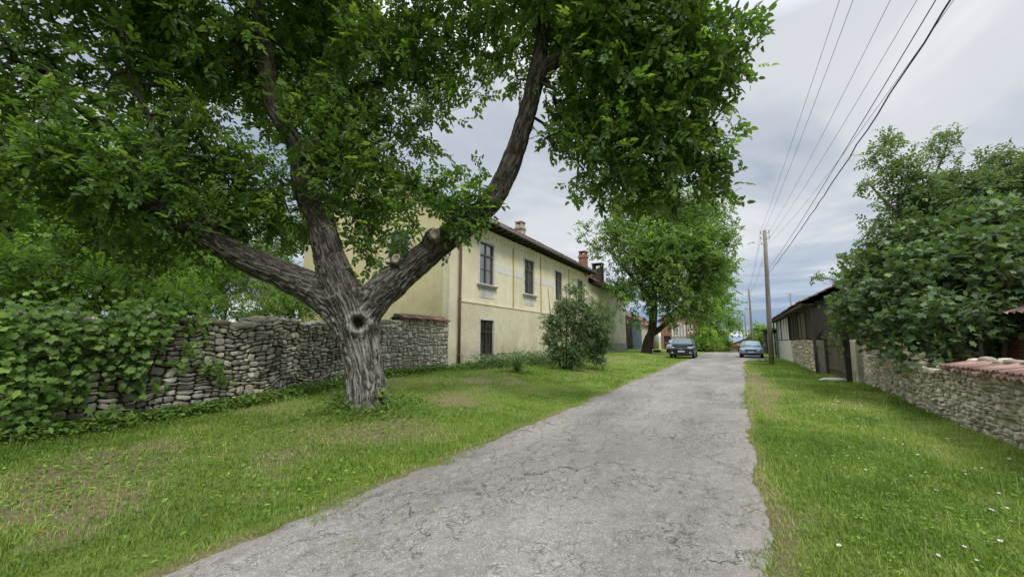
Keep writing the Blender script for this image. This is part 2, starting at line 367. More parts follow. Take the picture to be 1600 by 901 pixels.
# ------------------------------------------------------------------ ground
def dry(x, y):
    """0 lush .. 1 bare and brown"""
    d = sm((fbm(x * .55, y * .55, s=40) - .56) / .16) * .45
    d = d + sm((fbm(x * 1.7, y * 1.7, s=47) - .60) / .1) * .5
    for cx, cy, rx, ry, a in ((-6.0, 1.6, 1.4, .7, 1.1), (-6.3, 3.6, 1.1, .7, .5), (-7.3, 2.3, .8, .6, .8), (-6.3, 8.2, 1.0, .9, .7), (-5.4, 5.3, .9, .8, .6), (-7.4, 11, 1.6, 1.6, .6), (.5, 13, .25, 3.0, .8), (.65, 18, .35, 6.0, 1.2), (2.7, 9.5, .5, 2.8, .6), (2.9, 5.0, .8, .8, .5), (.3, 3.6, .12, 2.2, .3), (-7.5, 26, 2.5, 4, .6)):
        d = d + a * np.exp(-(((x - cx) / rx) ** 2 + ((y - cy) / ry) ** 2)) * (.55 + .9 * fbm(x * 2.1, y * 2.1, s=44))
    ed = np.minimum(np.abs(x - road_l(y)), np.abs(x - road_r(y)))
    d = d + .9 * np.exp(-(ed / .10) ** 2)
    return np.clip(d, 0, 1)
def axis(segs):
    a = []
    for lo, hi, st in segs: a += list(np.arange(lo, hi, st))
    a.append(segs[-1][1]); return np.array(a)
gx = axis([(-4000, -400, 400), (-400, -60, 34), (-60, -16, 4), (-16, -12, .8), (-12, 5, .09), (5, 16, .8), (16, 60, 4), (60, 400, 34), (400, 4000, 400)])
gy = axis([(-600, -60, 60), (-60, -6, 6), (-6, 16, .09), (16, 45, .22), (45, 110, 1.5), (110, 400, 30), (400, 6000, 400)])
X, Y = np.meshgrid(gx, gy); nx, ny = len(gx), len(gy)
Z = H(X, Y); inroad = sm((X - road_l(Y) - .02) / .15) * sm((road_r(Y) - .02 - X) / .15); Z = Z - .04 * inroad
Z = Z + (vnoise(X * 7, Y * 7, s=9) - .5) * .022 * (1 - inroad) * (np.abs(X) < 20)
idx = np.arange(nx * ny).reshape(ny, nx); q = np.stack([idx[:-1,:-1], idx[:-1,1:], idx[1:,1:], idx[1:,:-1]], -1).reshape(-1, 4)
def ground_mat():
    t = NT('verge_ground'); v = t.coord(); d = t.attr('dry')
    n1 = t.noise(v, 3.0, 6, .65); n2 = t.noise(v, 28, 5, .75); n3 = t.noise(v, 110, 3, .7)
    green = t.ramp(t.math('ADD', t.math('MULTIPLY', n2, .6), t.math('MULTIPLY', n3, .4)), [(.32, (.08,.12,.02)), (.5, (.16,.24,.04)), (.68, (.27,.36,.07))])
    brown = t.ramp(n2, [(.3, (.13,.105,.055)), (.55, (.25,.215,.12)), (.75, (.38,.34,.2))])
    c = t.mix(d, green, brown); c = t.mix(t.ramp(n1, [(.4, (0,0,0)), (.75, (.6,.6,.6))]), c, t.mix(1, c, (1.3,1.15,.8), 'MULTIPLY'))
    t.pr(c, .95, t.bump(n3, .7, .02, t.bump(n2, .8, .05)), spec=.1); return t.m
gr = mesh_np('ground', np.stack([X, Y, Z], -1).reshape(-1, 3), [q], ground_mat(), smooth=True, attrs={'dry': dry(X.ravel(), Y.ravel())}); tag(gr, 'grassy ground with dry brown patches beside the lane', None, kind='structure')

# road sheet
ry = axis([(-25, 0, .5), (0, 14, .05), (14, 30, .1), (30, 75, .4)]); U = np.linspace(0, 1, 46)
RL, RR = road_l(ry), road_r(ry); RX = RL[:, None] + (RR - RL)[:, None] * U[None, :]; RY = np.repeat(ry[:, None], len(U), 1)
edge = np.minimum(U, 1 - U)[None, :] * (RR - RL)[:, None]
RZ = H(np.clip(RX, -3.9, 9), RY) + .012 - .03 * np.exp(-(edge / .05) ** 2) + (fbm(RX * 1.3, RY * 1.3, s=60) - .5) * .02
idx = np.arange(RX.size).reshape(RX.shape); q = np.stack([idx[:-1,:-1], idx[:-1,1:], idx[1:,1:], idx[1:,:-1]], -1).reshape(-1, 4)
def road_mat():
    t = NT('worn_asphalt'); v = t.coord()
    fine = t.noise(v, 130, 3, .8); mid = t.noise(v, 9, 6, .65); big = t.noise(t.coord((1, .35, 1)), .7, 5, .6)
    agg = t.n('ShaderNodeTexVoronoi'); agg.inputs['Scale'].default_value = 85; t.l(v, agg.inputs['Vector'])
    ac = t.n('ShaderNodeSeparateColor'); t.l(agg.outputs['Color'], ac.inputs[0])
    c = t.ramp(fine, [(.3, (.15,.136,.122)), (.5, (.27,.248,.223)), (.72, (.41,.38,.34))])
    c = t.mix(t.ramp(ac.outputs[0], [(.82, (0,0,0)), (.9, (.7,.7,.7))]), c, (.46,.44,.42))
    c = t.mix(.8, c, t.ramp(mid, [(.3, (.72,.71,.70)), (.7, (1.12,1.11,1.09))]), 'MULTIPLY')
    c = t.mix(.9, c, t.ramp(big, [(.35, (.74,.73,.73)), (.65, (1.16,1.15,1.13))]), 'MULTIPLY')
    def cracks(scale, stretch, dist, width, thr, seed):
        d = t.n('ShaderNodeTexNoise'); d.inputs['Scale'].default_value = 2.2; d.inputs['Detail'].default_value = 7; d.inputs['Roughness'].default_value = .65
        mp = t.n('ShaderNodeMapping'); mp.inputs['Location'].default_value = (seed, seed * 1.7, 0); t.l(v, mp.inputs[0]); t.l(mp.outputs[0], d.inputs['Vector'])
        va = t.n('ShaderNodeVectorMath', operation='MULTIPLY_ADD'); t.l(d.outputs['Color'], va.inputs[0]); va.inputs[1].default_value = (dist, dist, 0); t.l(mp.outputs[0], va.inputs[2])
        m2 = t.n('ShaderNodeMapping'); m2.inputs['Scale'].default_value = stretch; t.l(va.outputs[0], m2.inputs[0])
        vo = t.n('ShaderNodeTexVoronoi', feature='DISTANCE_TO_EDGE'); vo.inputs['Scale'].default_value = scale; vo.voronoi_dimensions = '2D'; t.l(m2.outputs[0], vo.inputs['Vector'])
        e = t.math('SUBTRACT', 1, t.ramp(vo.outputs['Distance'], [(0, (0,0,0)), (width, (1,1,1))]))
        mask = t.ramp(t.noise(mp.outputs[0], .55, 5, .65), [(thr, (0,0,0)), (thr + .10, (1,1,1))])
        return t.math('MULTIPLY', e, mask)
    k1 = cracks(1.7, (2.3, .42, 1), 1.0, .014, .47, 0.0)
    k2 = cracks(3.6, (2.0, .5, 1), .8, .02, .50, 4.3)
    k3 = cracks(8, (1.5, .7, 1), .4, .032, .53, 9.1)
    k = t.math('MAXIMUM', k1, t.math('MAXIMUM', k2, t.math('MULTIPLY', k3, .6)))
    # worn wheel tracks, old stains and a patched strip
    sx = t.n('ShaderNodeSeparateXYZ'); t.l(v, sx.inputs[0]); wv = t.math('ADD', sx.outputs[0], t.math('MULTIPLY', big, .5))
    tr1 = t.ramp(t.math('ABSOLUTE', t.math('ADD', wv, .55)), [(.1, (1,1,1)), (.5, (0,0,0))]); tr2 = t.ramp(t.math('ABSOLUTE', t.math('ADD', wv, 2.15)), [(.1, (1,1,1)), (.5, (0,0,0))])
    c = t.mix(t.math('MULTIPLY', t.math('MAXIMUM', tr1, tr2), .35), c, t.mix(1, c, (.80,.79,.79), 'MULTIPLY'))
    st = t.ramp(t.noise(t.coord((1, .6, 1)), 1.6, 6, .7), [(.56, (0,0,0)), (.66, (1,1,1))]); c = t.mix(t.math('MULTIPLY', st, .45), c, t.mix(1, c, (.66,.65,.64), 'MULTIPLY'))
    gv = t.ramp(t.noise(v, 2.6, 6, .75), [(.60, (0,0,0)), (.68, (1,1,1))]); c = t.mix(t.math('MULTIPLY', gv, .4), c, (.40,.37,.32))
    dirt = t.ramp(t.noise(v, 4.5, 4), [(.4, (.075,.065,.05)), (.6, (.10,.12,.045))])
    c = t.mix(t.math('MULTIPLY', k, .88), c, dirt)
    s = t.n('ShaderNodeSeparateXYZ'); t.l(v, s.inputs[0])
    a = t.attr('edge'); sand = t.math('MULTIPLY', t.math('SUBTRACT', 1, t.ramp(t.math('ADD', a, t.math('MULTIPLY', t.math('SUBTRACT', mid, .5), .5)), [(.03, (0,0,0)), (.38, (1,1,1))])), .55)
    c = t.mix(sand, c, t.ramp(fine, [(.35, (.17,.145,.11)), (.6, (.32,.28,.22))]))
    b = t.bump(fine, .55, .006); b = t.bump(t.math('SUBTRACT', 1, k), .9, .02, b)
    t.pr(c, .93, b, spec=.25); return t.m
rd = mesh_np('road', np.stack([RX, RY, RZ], -1).reshape(-1, 3), [q], road_mat(), smooth=True, attrs={'edge': edge.ravel()}); tag(rd, 'cracked grey asphalt village lane', kind='structure')

# hills far off
hm = NT('blue_hills'); hm.pr((.17,.23,.27), .95)
hv = []; hf = []
N_ = 160
for i in range(N_ + 1):
    a = math.pi * i / N_; r = 3200
    hh = 20 + 70 * float(fbm(np.array(i * .09), np.array(0.), s=70))
    for rr, z in ((r, -8), (r + 250, hh * .6), (r + 600, hh)): hv.append((-rr * math.cos(a), rr * math.sin(a) , z))
for i in range(N_):
    for k in range(2): hf.append((i*3+k, i*3+3+k, i*3+4+k, i*3+k+1))
ho = mesh_np('hills', hv, [np.array(hf)], hm.m, smooth=True); tag(ho, 'low blue hills on the horizon', kind='structure')

# ------------------------------------------------------------------ leaves and plants
def leaflet(L=1., Wd=.42, fold=.12, droop=.12):
    """6 verts, two halves folded along the midrib, along +x"""
    V = [(0,0,0), (.32*L, Wd*L*.5, fold*L), (.72*L, Wd*L*.4, fold*L*.6 - droop*L*.4), (L, 0, -droop*L), (.72*L, -Wd*L*.4, fold*L*.6 - droop*L*.4), (.32*L, -Wd*L*.5, fold*L)]
    V.append((.5*L, 0, -droop*L*.2))
    Fc = [(0, 6, 2, 1), (6, 3, 3, 2), (0, 5, 4, 6), (6, 4, 3, 3)]
    return np.array(V), [(0, 6, 2, 1), (0, 5, 4, 6)], [(6, 3, 2), (6, 4, 3)]
def rotz(V, a): c, s = math.cos(a), math.sin(a); return V @ np.array([[c, s, 0], [-s, c, 0], [0, 0, 1]])
def tmpl_compound(seed, n=7, rach=.27, L=.135, Wd=.52, simple_=False):
    r = np.random.default_rng(seed); Vs = []; Q = []; T = []
    k = 0
    for i in range(n):
        if i == n - 1: p, ang, l = 1.0, 0, L * 1.15
        else: p = .3 + .68 * (i // 2) / max(1, (n - 1) // 2 - .5 + .5); ang = (1 if i % 2 else -1) * R(r.uniform(45, 75)); l = L * (.75 + .35 * (i // 2) / max(1, n // 2)) * r.uniform(.85, 1.12)
        V, q, t = leaflet(l, Wd * r.uniform(.9, 1.1), fold=r.uniform(.02, .16), droop=r.uniform(.05, .35))
        tilt = r.uniform(-.35, .35); V = V @ np.array([[1,0,0],[0,math.cos(tilt),math.sin(tilt)],[0,-math.sin(tilt),math.cos(tilt)]])
        V = rotz(V, ang) + np.array([rach * p, 0, -rach * .35 * p * p]); Vs.append(V)
        Q += [tuple(x + k for x in f) for f in q]; T += [tuple(x + k for x in f) for f in t]; k += len(V)
    return np.concatenate(Vs), np.array(Q), np.array(T)
def tmpl_lobed(seed, L=.18, lobes=5, deep=.45):
    r = np.random.default_rng(seed); pts = [(0, 0, 0)]
    n = lobes * 2 + 1; 
    for i in range(n):
        a = R(-150 + 300 * i / (n - 1)); rad = 1.0 if i % 2 == 1 else (1 - deep)
        if i in (0, n - 1): rad = .45
        rad *= (.75 + .25 * math.cos(a)) * r.uniform(.9, 1.1)
        pts.append((L * (.45 + .55 * rad * math.cos(a)), L * .55 * rad * math.sin(a) * 1.1, L * (.06 * rad - .25 * rad ** 2 * r.uniform(.3, .9))))
    pts.append((L * .45, 0, 0)); c = len(pts) - 1
    T = [(c, i, i + 1) for i in range(1, n)]
    T.append((c, 0, 1)); T.append((c, n, 0))
    return np.array(pts, float), np.zeros((0, 4), int), np.array(T)
def tmpl_sprig(seed, n=6, L=.09, Wd=.5, ln=.22):
    r = np.random.default_rng(seed); Vs = []; Q = []; T = []; k = 0
    for i in range(n):
        p = ln * (i + .5) / n; ang = (1 if i % 2 else -1) * R(r.uniform(30, 80)) * (0.2 if i == n - 1 else 1)
        V, q, t = leaflet(L * r.uniform(.8, 1.2), Wd, fold=r.uniform(0, .2), droop=r.uniform(0, .3))
        tilt = r.uniform(-.7, .7); V = V @ np.array([[1,0,0],[0,math.cos(tilt),math.sin(tilt)],[0,-math.sin(tilt),math.cos(tilt)]])
        V = rotz(V, ang) + np.array([p, 0, r.uniform(-.02, .02)]); Vs.append(V); Q += [tuple(x + k for x in f) for f in q]; T += [tuple(x + k for x in f) for f in t]; k += len(V)
    return np.concatenate(Vs), np.array(Q), np.array(T)
def scatter(name, mat, tmpls, P, D, Nn, S, parent=None, rnd=None, smooth=True):
    """put a leaf template at each point P with direction D, normal Nn, size S"""
    D = D / (np.linalg.norm(D, axis=1, keepdims=True) + 1e-9)
    Yv = np.cross(Nn, D); Yv /= (np.linalg.norm(Yv, axis=1, keepdims=True) + 1e-9); Zv = np.cross(D, Yv)
    if rnd is None: rnd = rng.random(len(P))
    which = rng.integers(0, len(tmpls), len(P)); VV = []; QQ = []; TT = []; RR_ = []; off = 0
    for k, (V, Q, T) in enumerate(tmpls):
        m = which == k; n = m.sum()
        if n == 0: continue
        v = (V[None, :, 0, None] * D[m][:, None] + V[None, :, 1, None] * Yv[m][:, None] + V[None, :, 2, None] * Zv[m][:, None]) * S[m][:, None, None] + P[m][:, None]
        VV.append(v.reshape(-1, 3)); o = off + np.arange(n) * len(V)
        if len(Q): QQ.append((Q[None] + o[:, None, None]).reshape(-1, 4))
        if len(T): TT.append((T[None] + o[:, None, None]).reshape(-1, 3))
        RR_.append((rnd[m][:, None] + rng.normal(0, .05, (n, len(V) )) * 0).repeat(1, 0).reshape(-1)); off += n * len(V)
    fl = [np.concatenate(a) for a in (QQ, TT) if a]
    return mesh_np(name, np.concatenate(VV), fl, mat, parent, smooth=False, attrs={'rnd': np.clip(np.concatenate(RR_), 0, 1)})

def blob_points(blobs, spacing, r):
    pts = []; 
    for b in blobs:
        c = np.array(b[:3]); rad = np.array(b[3]) * np.ones(3) if np.isscalar(b[3]) else np.array(b[3]); dens = b[4] if len(b) > 4 else 1
        n = int(4.19 * np.prod(rad) / spacing ** 3 * dens); u = r.normal(size=(n, 3)); u /= np.linalg.norm(u, axis=1, keepdims=True)
        rr = r.random(n) ** .42; lump = .82 + .42 * vnoise(u[:,0] * 2.2 + c[0], u[:,1] * 2.2 + c[1], u[:,2] * 2.2 + c[2], s=3)
        pts.append(c + u * rad * (rr * lump)[:, None])
    return np.concatenate(pts)
def skeleton(base_nodes, base_rad, A, step, r):
    """join every attractor to the nearest node; returns pos, parent, child counts"""
    nb = len(base_nodes); cap = nb + int(len(A) * 14) + 10
    P = np.zeros((cap, 3)); par = np.full(cap, -1); P[:nb] = base_nodes; n = nb
    d0 = np.min(np.linalg.norm(A[:, None] - base_nodes[None, ::max(1, nb // 60)], axis=2), axis=1); order = np.argsort(d0); tips = []
    for i in order:
        a = A[i]; d = np.linalg.norm(P[:n] - a, axis=1); j = int(np.argmin(d)); L = d[j]
        k = int(min(12, max(1, math.ceil(L / step)))); prev = j; p0 = P[j].copy(); side = r.normal(size=3) * L * .09
        for s in range(1, k + 1):
            t = s / k; P[n] = p0 + (a - p0) * t + side * math.sin(math.pi * t); par[n] = prev; prev = n; n += 1
            if n >= cap - 2: break
        tips.append(prev)
        if n >= cap - 14: break
    P = P[:n]; par = par[:n]; cnt = np.zeros(n)
    for tp in tips:
        q = tp
        while q >= nb: cnt[q] += 1; q = par[q]
    return P, par, cnt, np.array(tips), nb
def branch_mesh(name, P, par, cnt, nb, mat, parent, r0=.006, pw=.45, rmax=.2, minr=.004, extra=None):
    ids = np.arange(nb, len(P)); rad = np.clip(r0 * np.maximum(cnt, 1) ** pw, minr, rmax)
    a = P[par[ids]]; b = P[ids]; rb = rad[ids]; ra = np.where(par[ids] >= nb, np.maximum(rad[par[ids]] * 0 + rb * 1.15, rb), rb * 1.4)
    d = b - a; d /= (np.linalg.norm(d, axis=1, keepdims=True) + 1e-9); ref = np.where(np.abs(d[:, 2:3]) < .9, np.array([[0, 0, 1.]]), np.array([[1., 0, 0]]))
    x = np.cross(d, ref); x /= np.linalg.norm(x, axis=1, keepdims=True); y = np.cross(d, x); n = 5; V = []
    b = b + d * rb[:, None] * .5
    for c, rr in ((a, ra), (b, rb)):
        for k in range(n):
            an = 2 * math.pi * k / n; V.append(c + (x * math.cos(an) + y * math.sin(an)) * rr[:, None])
    V = np.stack(V, 1); o = np.arange(len(ids))[:, None] * 2 * n; Q = []
    for k in range(n): Q.append(np.concatenate([o + k, o + (k + 1) % n, o + n + (k + 1) % n, o + n + k], 1))
    V = V.reshape(-1, 3); Q = np.concatenate(Q); fl = [Q]
    if extra:
        k = len(V); V = np.concatenate([V, np.array(extra[0])]); q4 = [f for f in extra[1] if len(f) == 4]; fl.append(np.array(q4) + k)
        for nn in sorted(set(len(f) for f in extra[1] if len(f) != 4)): fl.append(np.array([f for f in extra[1] if len(f) == nn]) + k)
    return mesh_np(name, V, fl, mat, parent, smooth=True)
def leaves_on(name, mat, tmpls, P, par, tips, per, size, parent, r, droop=.35, flat=.6, spread=.12, centre=None, bright=None):
    tip = np.repeat(tips, per); a = P[par[tip]]; b = P[tip]; t = r.random(len(tip))[:, None] * 1.25 - .1; pos = a + (b - a) * t + r.normal(size=(len(tip), 3)) * spread
    axis_ = b - a; axis_ /= (np.linalg.norm(axis_, axis=1, keepdims=True) + 1e-9)
    D = axis_ * .6 + r.normal(size=(len(tip), 3)) * .75; D[:, 2] -= droop
    Nn = r.normal(size=(len(tip), 3)) * flat; Nn[:, 2] += 1.0
    rnd = np.clip(.42 + r.normal(size=len(tip)) * .16 + np.repeat(r.normal(size=len(tips)) * .13, per), 0, 1)
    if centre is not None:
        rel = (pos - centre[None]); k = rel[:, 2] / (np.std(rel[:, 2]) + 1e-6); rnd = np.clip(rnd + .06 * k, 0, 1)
    m = r.random(len(rnd)) < .025; rnd[m] = r.uniform(.85, 1, m.sum())
    return scatter(name, mat, tmpls, pos, D, Nn, size * r.uniform(.7, 1.25, len(tip)), parent, rnd)

def catmull(pts, rad, n=8):
    P = [np.array(p, float) for p in pts]; P = [2 * P[0] - P[1]] + P + [2 * P[-1] - P[-2]]; r = [rad[0]] + list(rad) + [rad[-1]]; out = []; ro = []
    for i in range(1, len(P) - 2):
        for k in range(n):
            t = k / n; a, b, c, d = P[i-1:i+3]
            out.append(.5 * ((2*b) + (c - a) * t + (2*a - 5*b + 4*c - d) * t*t + (3*b - a - 3*c + d) * t**3)); ro.append(r[i] * (1 - t) + r[i+1] * t)
    out.append(P[-2]); ro.append(r[-2]); return np.array(out), np.array(ro)

def limb_mesh(name, limbs, mat, parent, voxel=.03, amp=.03, ridge=.05, smooth_it=4, knots=()):
    """limbs as closed tubes, fused, then given furrowed bark"""
    mb = MB(); C = []; Rr = []; T = []; Uu = []
    for pts, rad in limbs:
        c, r = catmull(pts, rad); mb.tube([tuple(p) for p in c], list(r), 18)
        tg = np.gradient(c, axis=0); tg /= np.linalg.norm(tg, axis=1, keepdims=True); C.append(c); Rr.append(r); T.append(tg); Uu.append(np.concatenate([[0], np.cumsum(np.linalg.norm(np.diff(c, axis=0), axis=1))]))
    tmp = mb.build('tmp', mat); m = tmp.modifiers.new('r', 'REMESH'); m.mode = 'VOXEL'; m.voxel_size = voxel; m.use_smooth_shade = True
    s = tmp.modifiers.new('s', 'SMOOTH'); s.iterations = smooth_it; s.factor = .6
    dg = bpy.context.evaluated_depsgraph_get(); me = bpy.data.meshes.new_from_object(tmp.evaluated_get(dg)); bpy.data.objects.remove(tmp)
    n = len(me.vertices); co = np.zeros(n * 3, np.float32); me.vertices.foreach_get('co', co); co = co.reshape(-1, 3).astype(float)
    no = np.zeros(n * 3, np.float32); me.vertices.foreach_get('normal', no); no = no.reshape(-1, 3).astype(float)
    C = np.concatenate(C); Rr = np.concatenate(Rr); T = np.concatenate(T); Uu = np.concatenate(Uu); near = np.zeros(n, int)
    for i in range(0, n, 4000): near[i:i+4000] = np.argmin(np.linalg.norm(co[i:i+4000, None] - C[None], axis=2) / Rr[None] ** .5, axis=1)
    rel = co - C[near]; tt = T[near]; u = Uu[near] + (rel * tt).sum(1); rel = rel - tt * (rel * tt).sum(1, keepdims=True); rel /= (np.linalg.norm(rel, axis=1, keepdims=True) + 1e-6)
    k = (Rr[near] / ridge)[:, None]; q = rel * k + co * .9
    wob = fbm(co[:,0] * 3, co[:,1] * 3, co[:,2] * 3, s=80, o=3)
    n1 = vnoise(q[:,0] + wob * 3.5, q[:,1] + u * 2.8 + wob * 2, q[:,2] + u * 1.8, s=81); n2 = vnoise(q[:,0] * 2.1 + 7, q[:,1] * 2.1 + u * 3, q[:,2] * 2.1 + wob * 3, s=82)
    rdg = 1 - np.abs(2 * n1 - 1); b = .65 * (1 - rdg ** 1.5) + .35 * n2
    lump = fbm(co[:,0] * 2.3, co[:,1] * 2.3, co[:,2] * 2.3, s=83, o=3) - .5
    disp = (b - .5) * amp * np.clip(Rr[near] / .3, .25, 1.3) + lump * .22 * Rr[near]
    bark = b.copy()
    for kc, kn, kr in knots:
        kc = np.array(kc); kn = np.array(kn); kn = kn / np.linalg.norm(kn); dv = co - kc; ax = (dv * kn).sum(1); rd_ = np.linalg.norm(dv - ax[:, None] * kn, axis=1) * (1 + .25 * (vnoise(dv[:,0] * 6, dv[:,2] * 6, s=5) - .5))
        w = (ax > -kr * 1.2) * (ax < kr * 2.0); ring = np.exp(-((rd_ - kr) / (kr * .33)) ** 2) * w; pit = np.exp(-(rd_ / (kr * .62)) ** 4) * w
        disp = disp * (1 - .5 * pit) + ring * kr * (.22 + .25 * vnoise(dv[:,0] * 14, dv[:,2] * 14, s=6)) - pit * kr * .9; bark = bark * (1 - pit) * (1 - .0 * ring) + ring * .35
    co += no * disp[:, None]
    me.vertices.foreach_set('co', co.astype(np.float32).ravel()); a = me.attributes.new('bark', 'FLOAT', 'POINT'); a.data.foreach_set('value', np.clip(bark, 0, 1).astype(np.float32))
    me.materials.clear(); me.materials.append(mat); me.update(); me.name = name; o = bpy.data.objects.new(name, me); COL.objects.link(o); o.parent = parent
    me.polygons.foreach_set('use_smooth', np.ones(len(me.polygons), bool))
    return o, C

COMP = [tmpl_compound(i) for i in range(5)]
COMP_S = [tmpl_compound(20 + i, n=5, rach=.2, L=.12) for i in range(4)]
LOBED = [tmpl_lobed(i, L=.17, deep=.34) for i in range(6)]
VINE = [tmpl_lobed(30 + i, L=.15, lobes=5, deep=.28) for i in range(6)]
SPRIG = [tmpl_sprig(i) for i in range(5)]
NARROW = [tmpl_sprig(40 + i, n=7, L=.11, Wd=.26, ln=.26) for i in range(5)]

# ---- the big walnut
td = 8.85
def A3(*l): return [at(*p) for p in l]
hero = empty('walnut_tree', (0, 0, 0), 'huge old walnut with a furrowed forked trunk, knot hollow and dark spreading crown', 'tree')
hero_base = Vector((-7.1, 6.17, .1)); 
limbs = []
b0 = at(573, 640, td)
limbs.append(([b0 + (0,0,-.35), at(573,615,td), at(568,575,td), at(562,530,td), at(556,490,td), at(548,462,td)], [.47,.42,.39,.43,.53,.56]))
limbs.append(([at(556,515,td), *A3((528,478,td),(488,450,td),(440,428,td-.15),(385,405,td-.4),(330,375,td-.8),(265,335,td-1.2),(180,300,td-1.6),(90,270,td-1.9))], [.40,.40,.36,.31,.28,.23,.18,.12,.06]))
limbs.append(([at(550,500,td), *A3((532,455,td),(514,400,td),(502,350,td+.1),(474,300,td+.2),(464,230,td+.1),(428,165,td-.1),(412,70,td-.3),(396,-40,td-.6),(390,-200,td-.6))], [.46,.43,.34,.27,.23,.21,.19,.17,.14,.08]))
limbs.append((A3((486,310,td+.2),(502,240,td+.4),(512,170,td+.5),(530,90,td+.5),(545,-20,td+.4),(560,-160,td+.2)), [.2,.19,.17,.14,.11,.06]))
limbs.append((A3((512,170,td+.5),(560,140,td+.9),(625,118,td+1.2),(680,60,td+1.4)), [.12,.12,.09,.04]))
limbs.append(([at(560,495,td), *A3((590,462,td),(635,425,td),(685,382,td),(735,345,td),(772,308,td),(800,250,td-.1),(820,190,td-.2),(838,120,td-.3),(848,50,td-.4),(852,-60,td-.6),(870,-200,td-1))], [.42,.37,.31,.29,.27,.25,.23,.22,.20,.16,.12,.07]))
limbs.append((A3((838,130,td-.3),(868,95,td-.5),(920,75,td-.8),(990,60,td-1),(1070,80,td-1.1)), [.18,.17,.13,.09,.04]))
#limbs.append((A3((812,232,td-.15),(832,200,td-.35),(880,195,td-.6),(940,215,td-.8),(1030,235,td-.8)), [.10,.11,.09,.07,.04]))
limbs.append((A3((845,60,td-.4),(820,10,td-.2),(770,-40,td),(700,-120,td)), [.13,.12,.09,.05]))
limbs.append((A3((560,490,td),(520,460,td+.4),(470,440,td+1.2)), [.28,.2,.1]))
limbs.append((A3((340,380,td-.8),(300,300,td-1),(250,220,td-1.2),(200,110,td-1.3)), [.13,.11,.08,.04]))
limbs.append((A3((668,395,td),(674,372,td-.28),(678,366,td-.42)), [.2,.17,.16]))
limbs.append((A3((628,428,td),(620,412,td-.22),(618,406,td-.30)), [.18,.14,.13]))
cd_ = np.array([math.sin(YAW), -math.cos(YAW), 0.0])
kn1 = at(572, 506, td) + cd_ * .50 + np.array([0, 0, 0])
knots = [(kn1, cd_ + np.array([.12, 0, .1]), .19), (at(680, 366, td - .44), cd_ + np.array([0.1, 0, .2]), .12), (at(619, 405, td - .33), cd_ + np.array([0.2, 0, .25]), .10)]
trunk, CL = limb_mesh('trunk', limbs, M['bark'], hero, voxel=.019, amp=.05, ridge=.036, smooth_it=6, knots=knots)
def scar(p, nrm, r, parent):
    nrm = Vector(nrm).normalized(); x = nrm.cross(Vector((0, 0, 1))).normalized(); y = nrm.cross(x); mb = MB(p, x, y, nrm); n = 22
    pts = []; fs = []
    prof = [(1.25, -.05), (1.2, .03), (1.02, .055), (.82, .04), (.66, .0), (.0, -.02)]
    for i, (k, c) in enumerate(prof):
        for j in range(n):
            a = 2 * math.pi * j / n; w = 1 + .12 * math.sin(2 * a + 1) + .05 * math.sin(5 * a); pts.append((r * k * w * math.cos(a) * .72, r * k * w * math.sin(a), c * r / .12))
    for i in range(len(prof) - 1):
        for j in range(n): fs.append((i*n+j, i*n+(j+1)%n, (i+1)*n+(j+1)%n, (i+1)*n+j))
    mb.add(pts, fs); return mb.build('pruning_scar', M['scar'], parent, smooth=True)
M['scar'] = simple('healed_cut_wood', (.40,.34,.29), .85, scale=11, col2=(.10,.06,.05), bumpd=.02, var=.6)
for (kc, kn, kr) in knots[1:]: scar(np.array(kc) + np.array(kn) / np.linalg.norm(kn) * .03, kn, kr * .95, trunk)
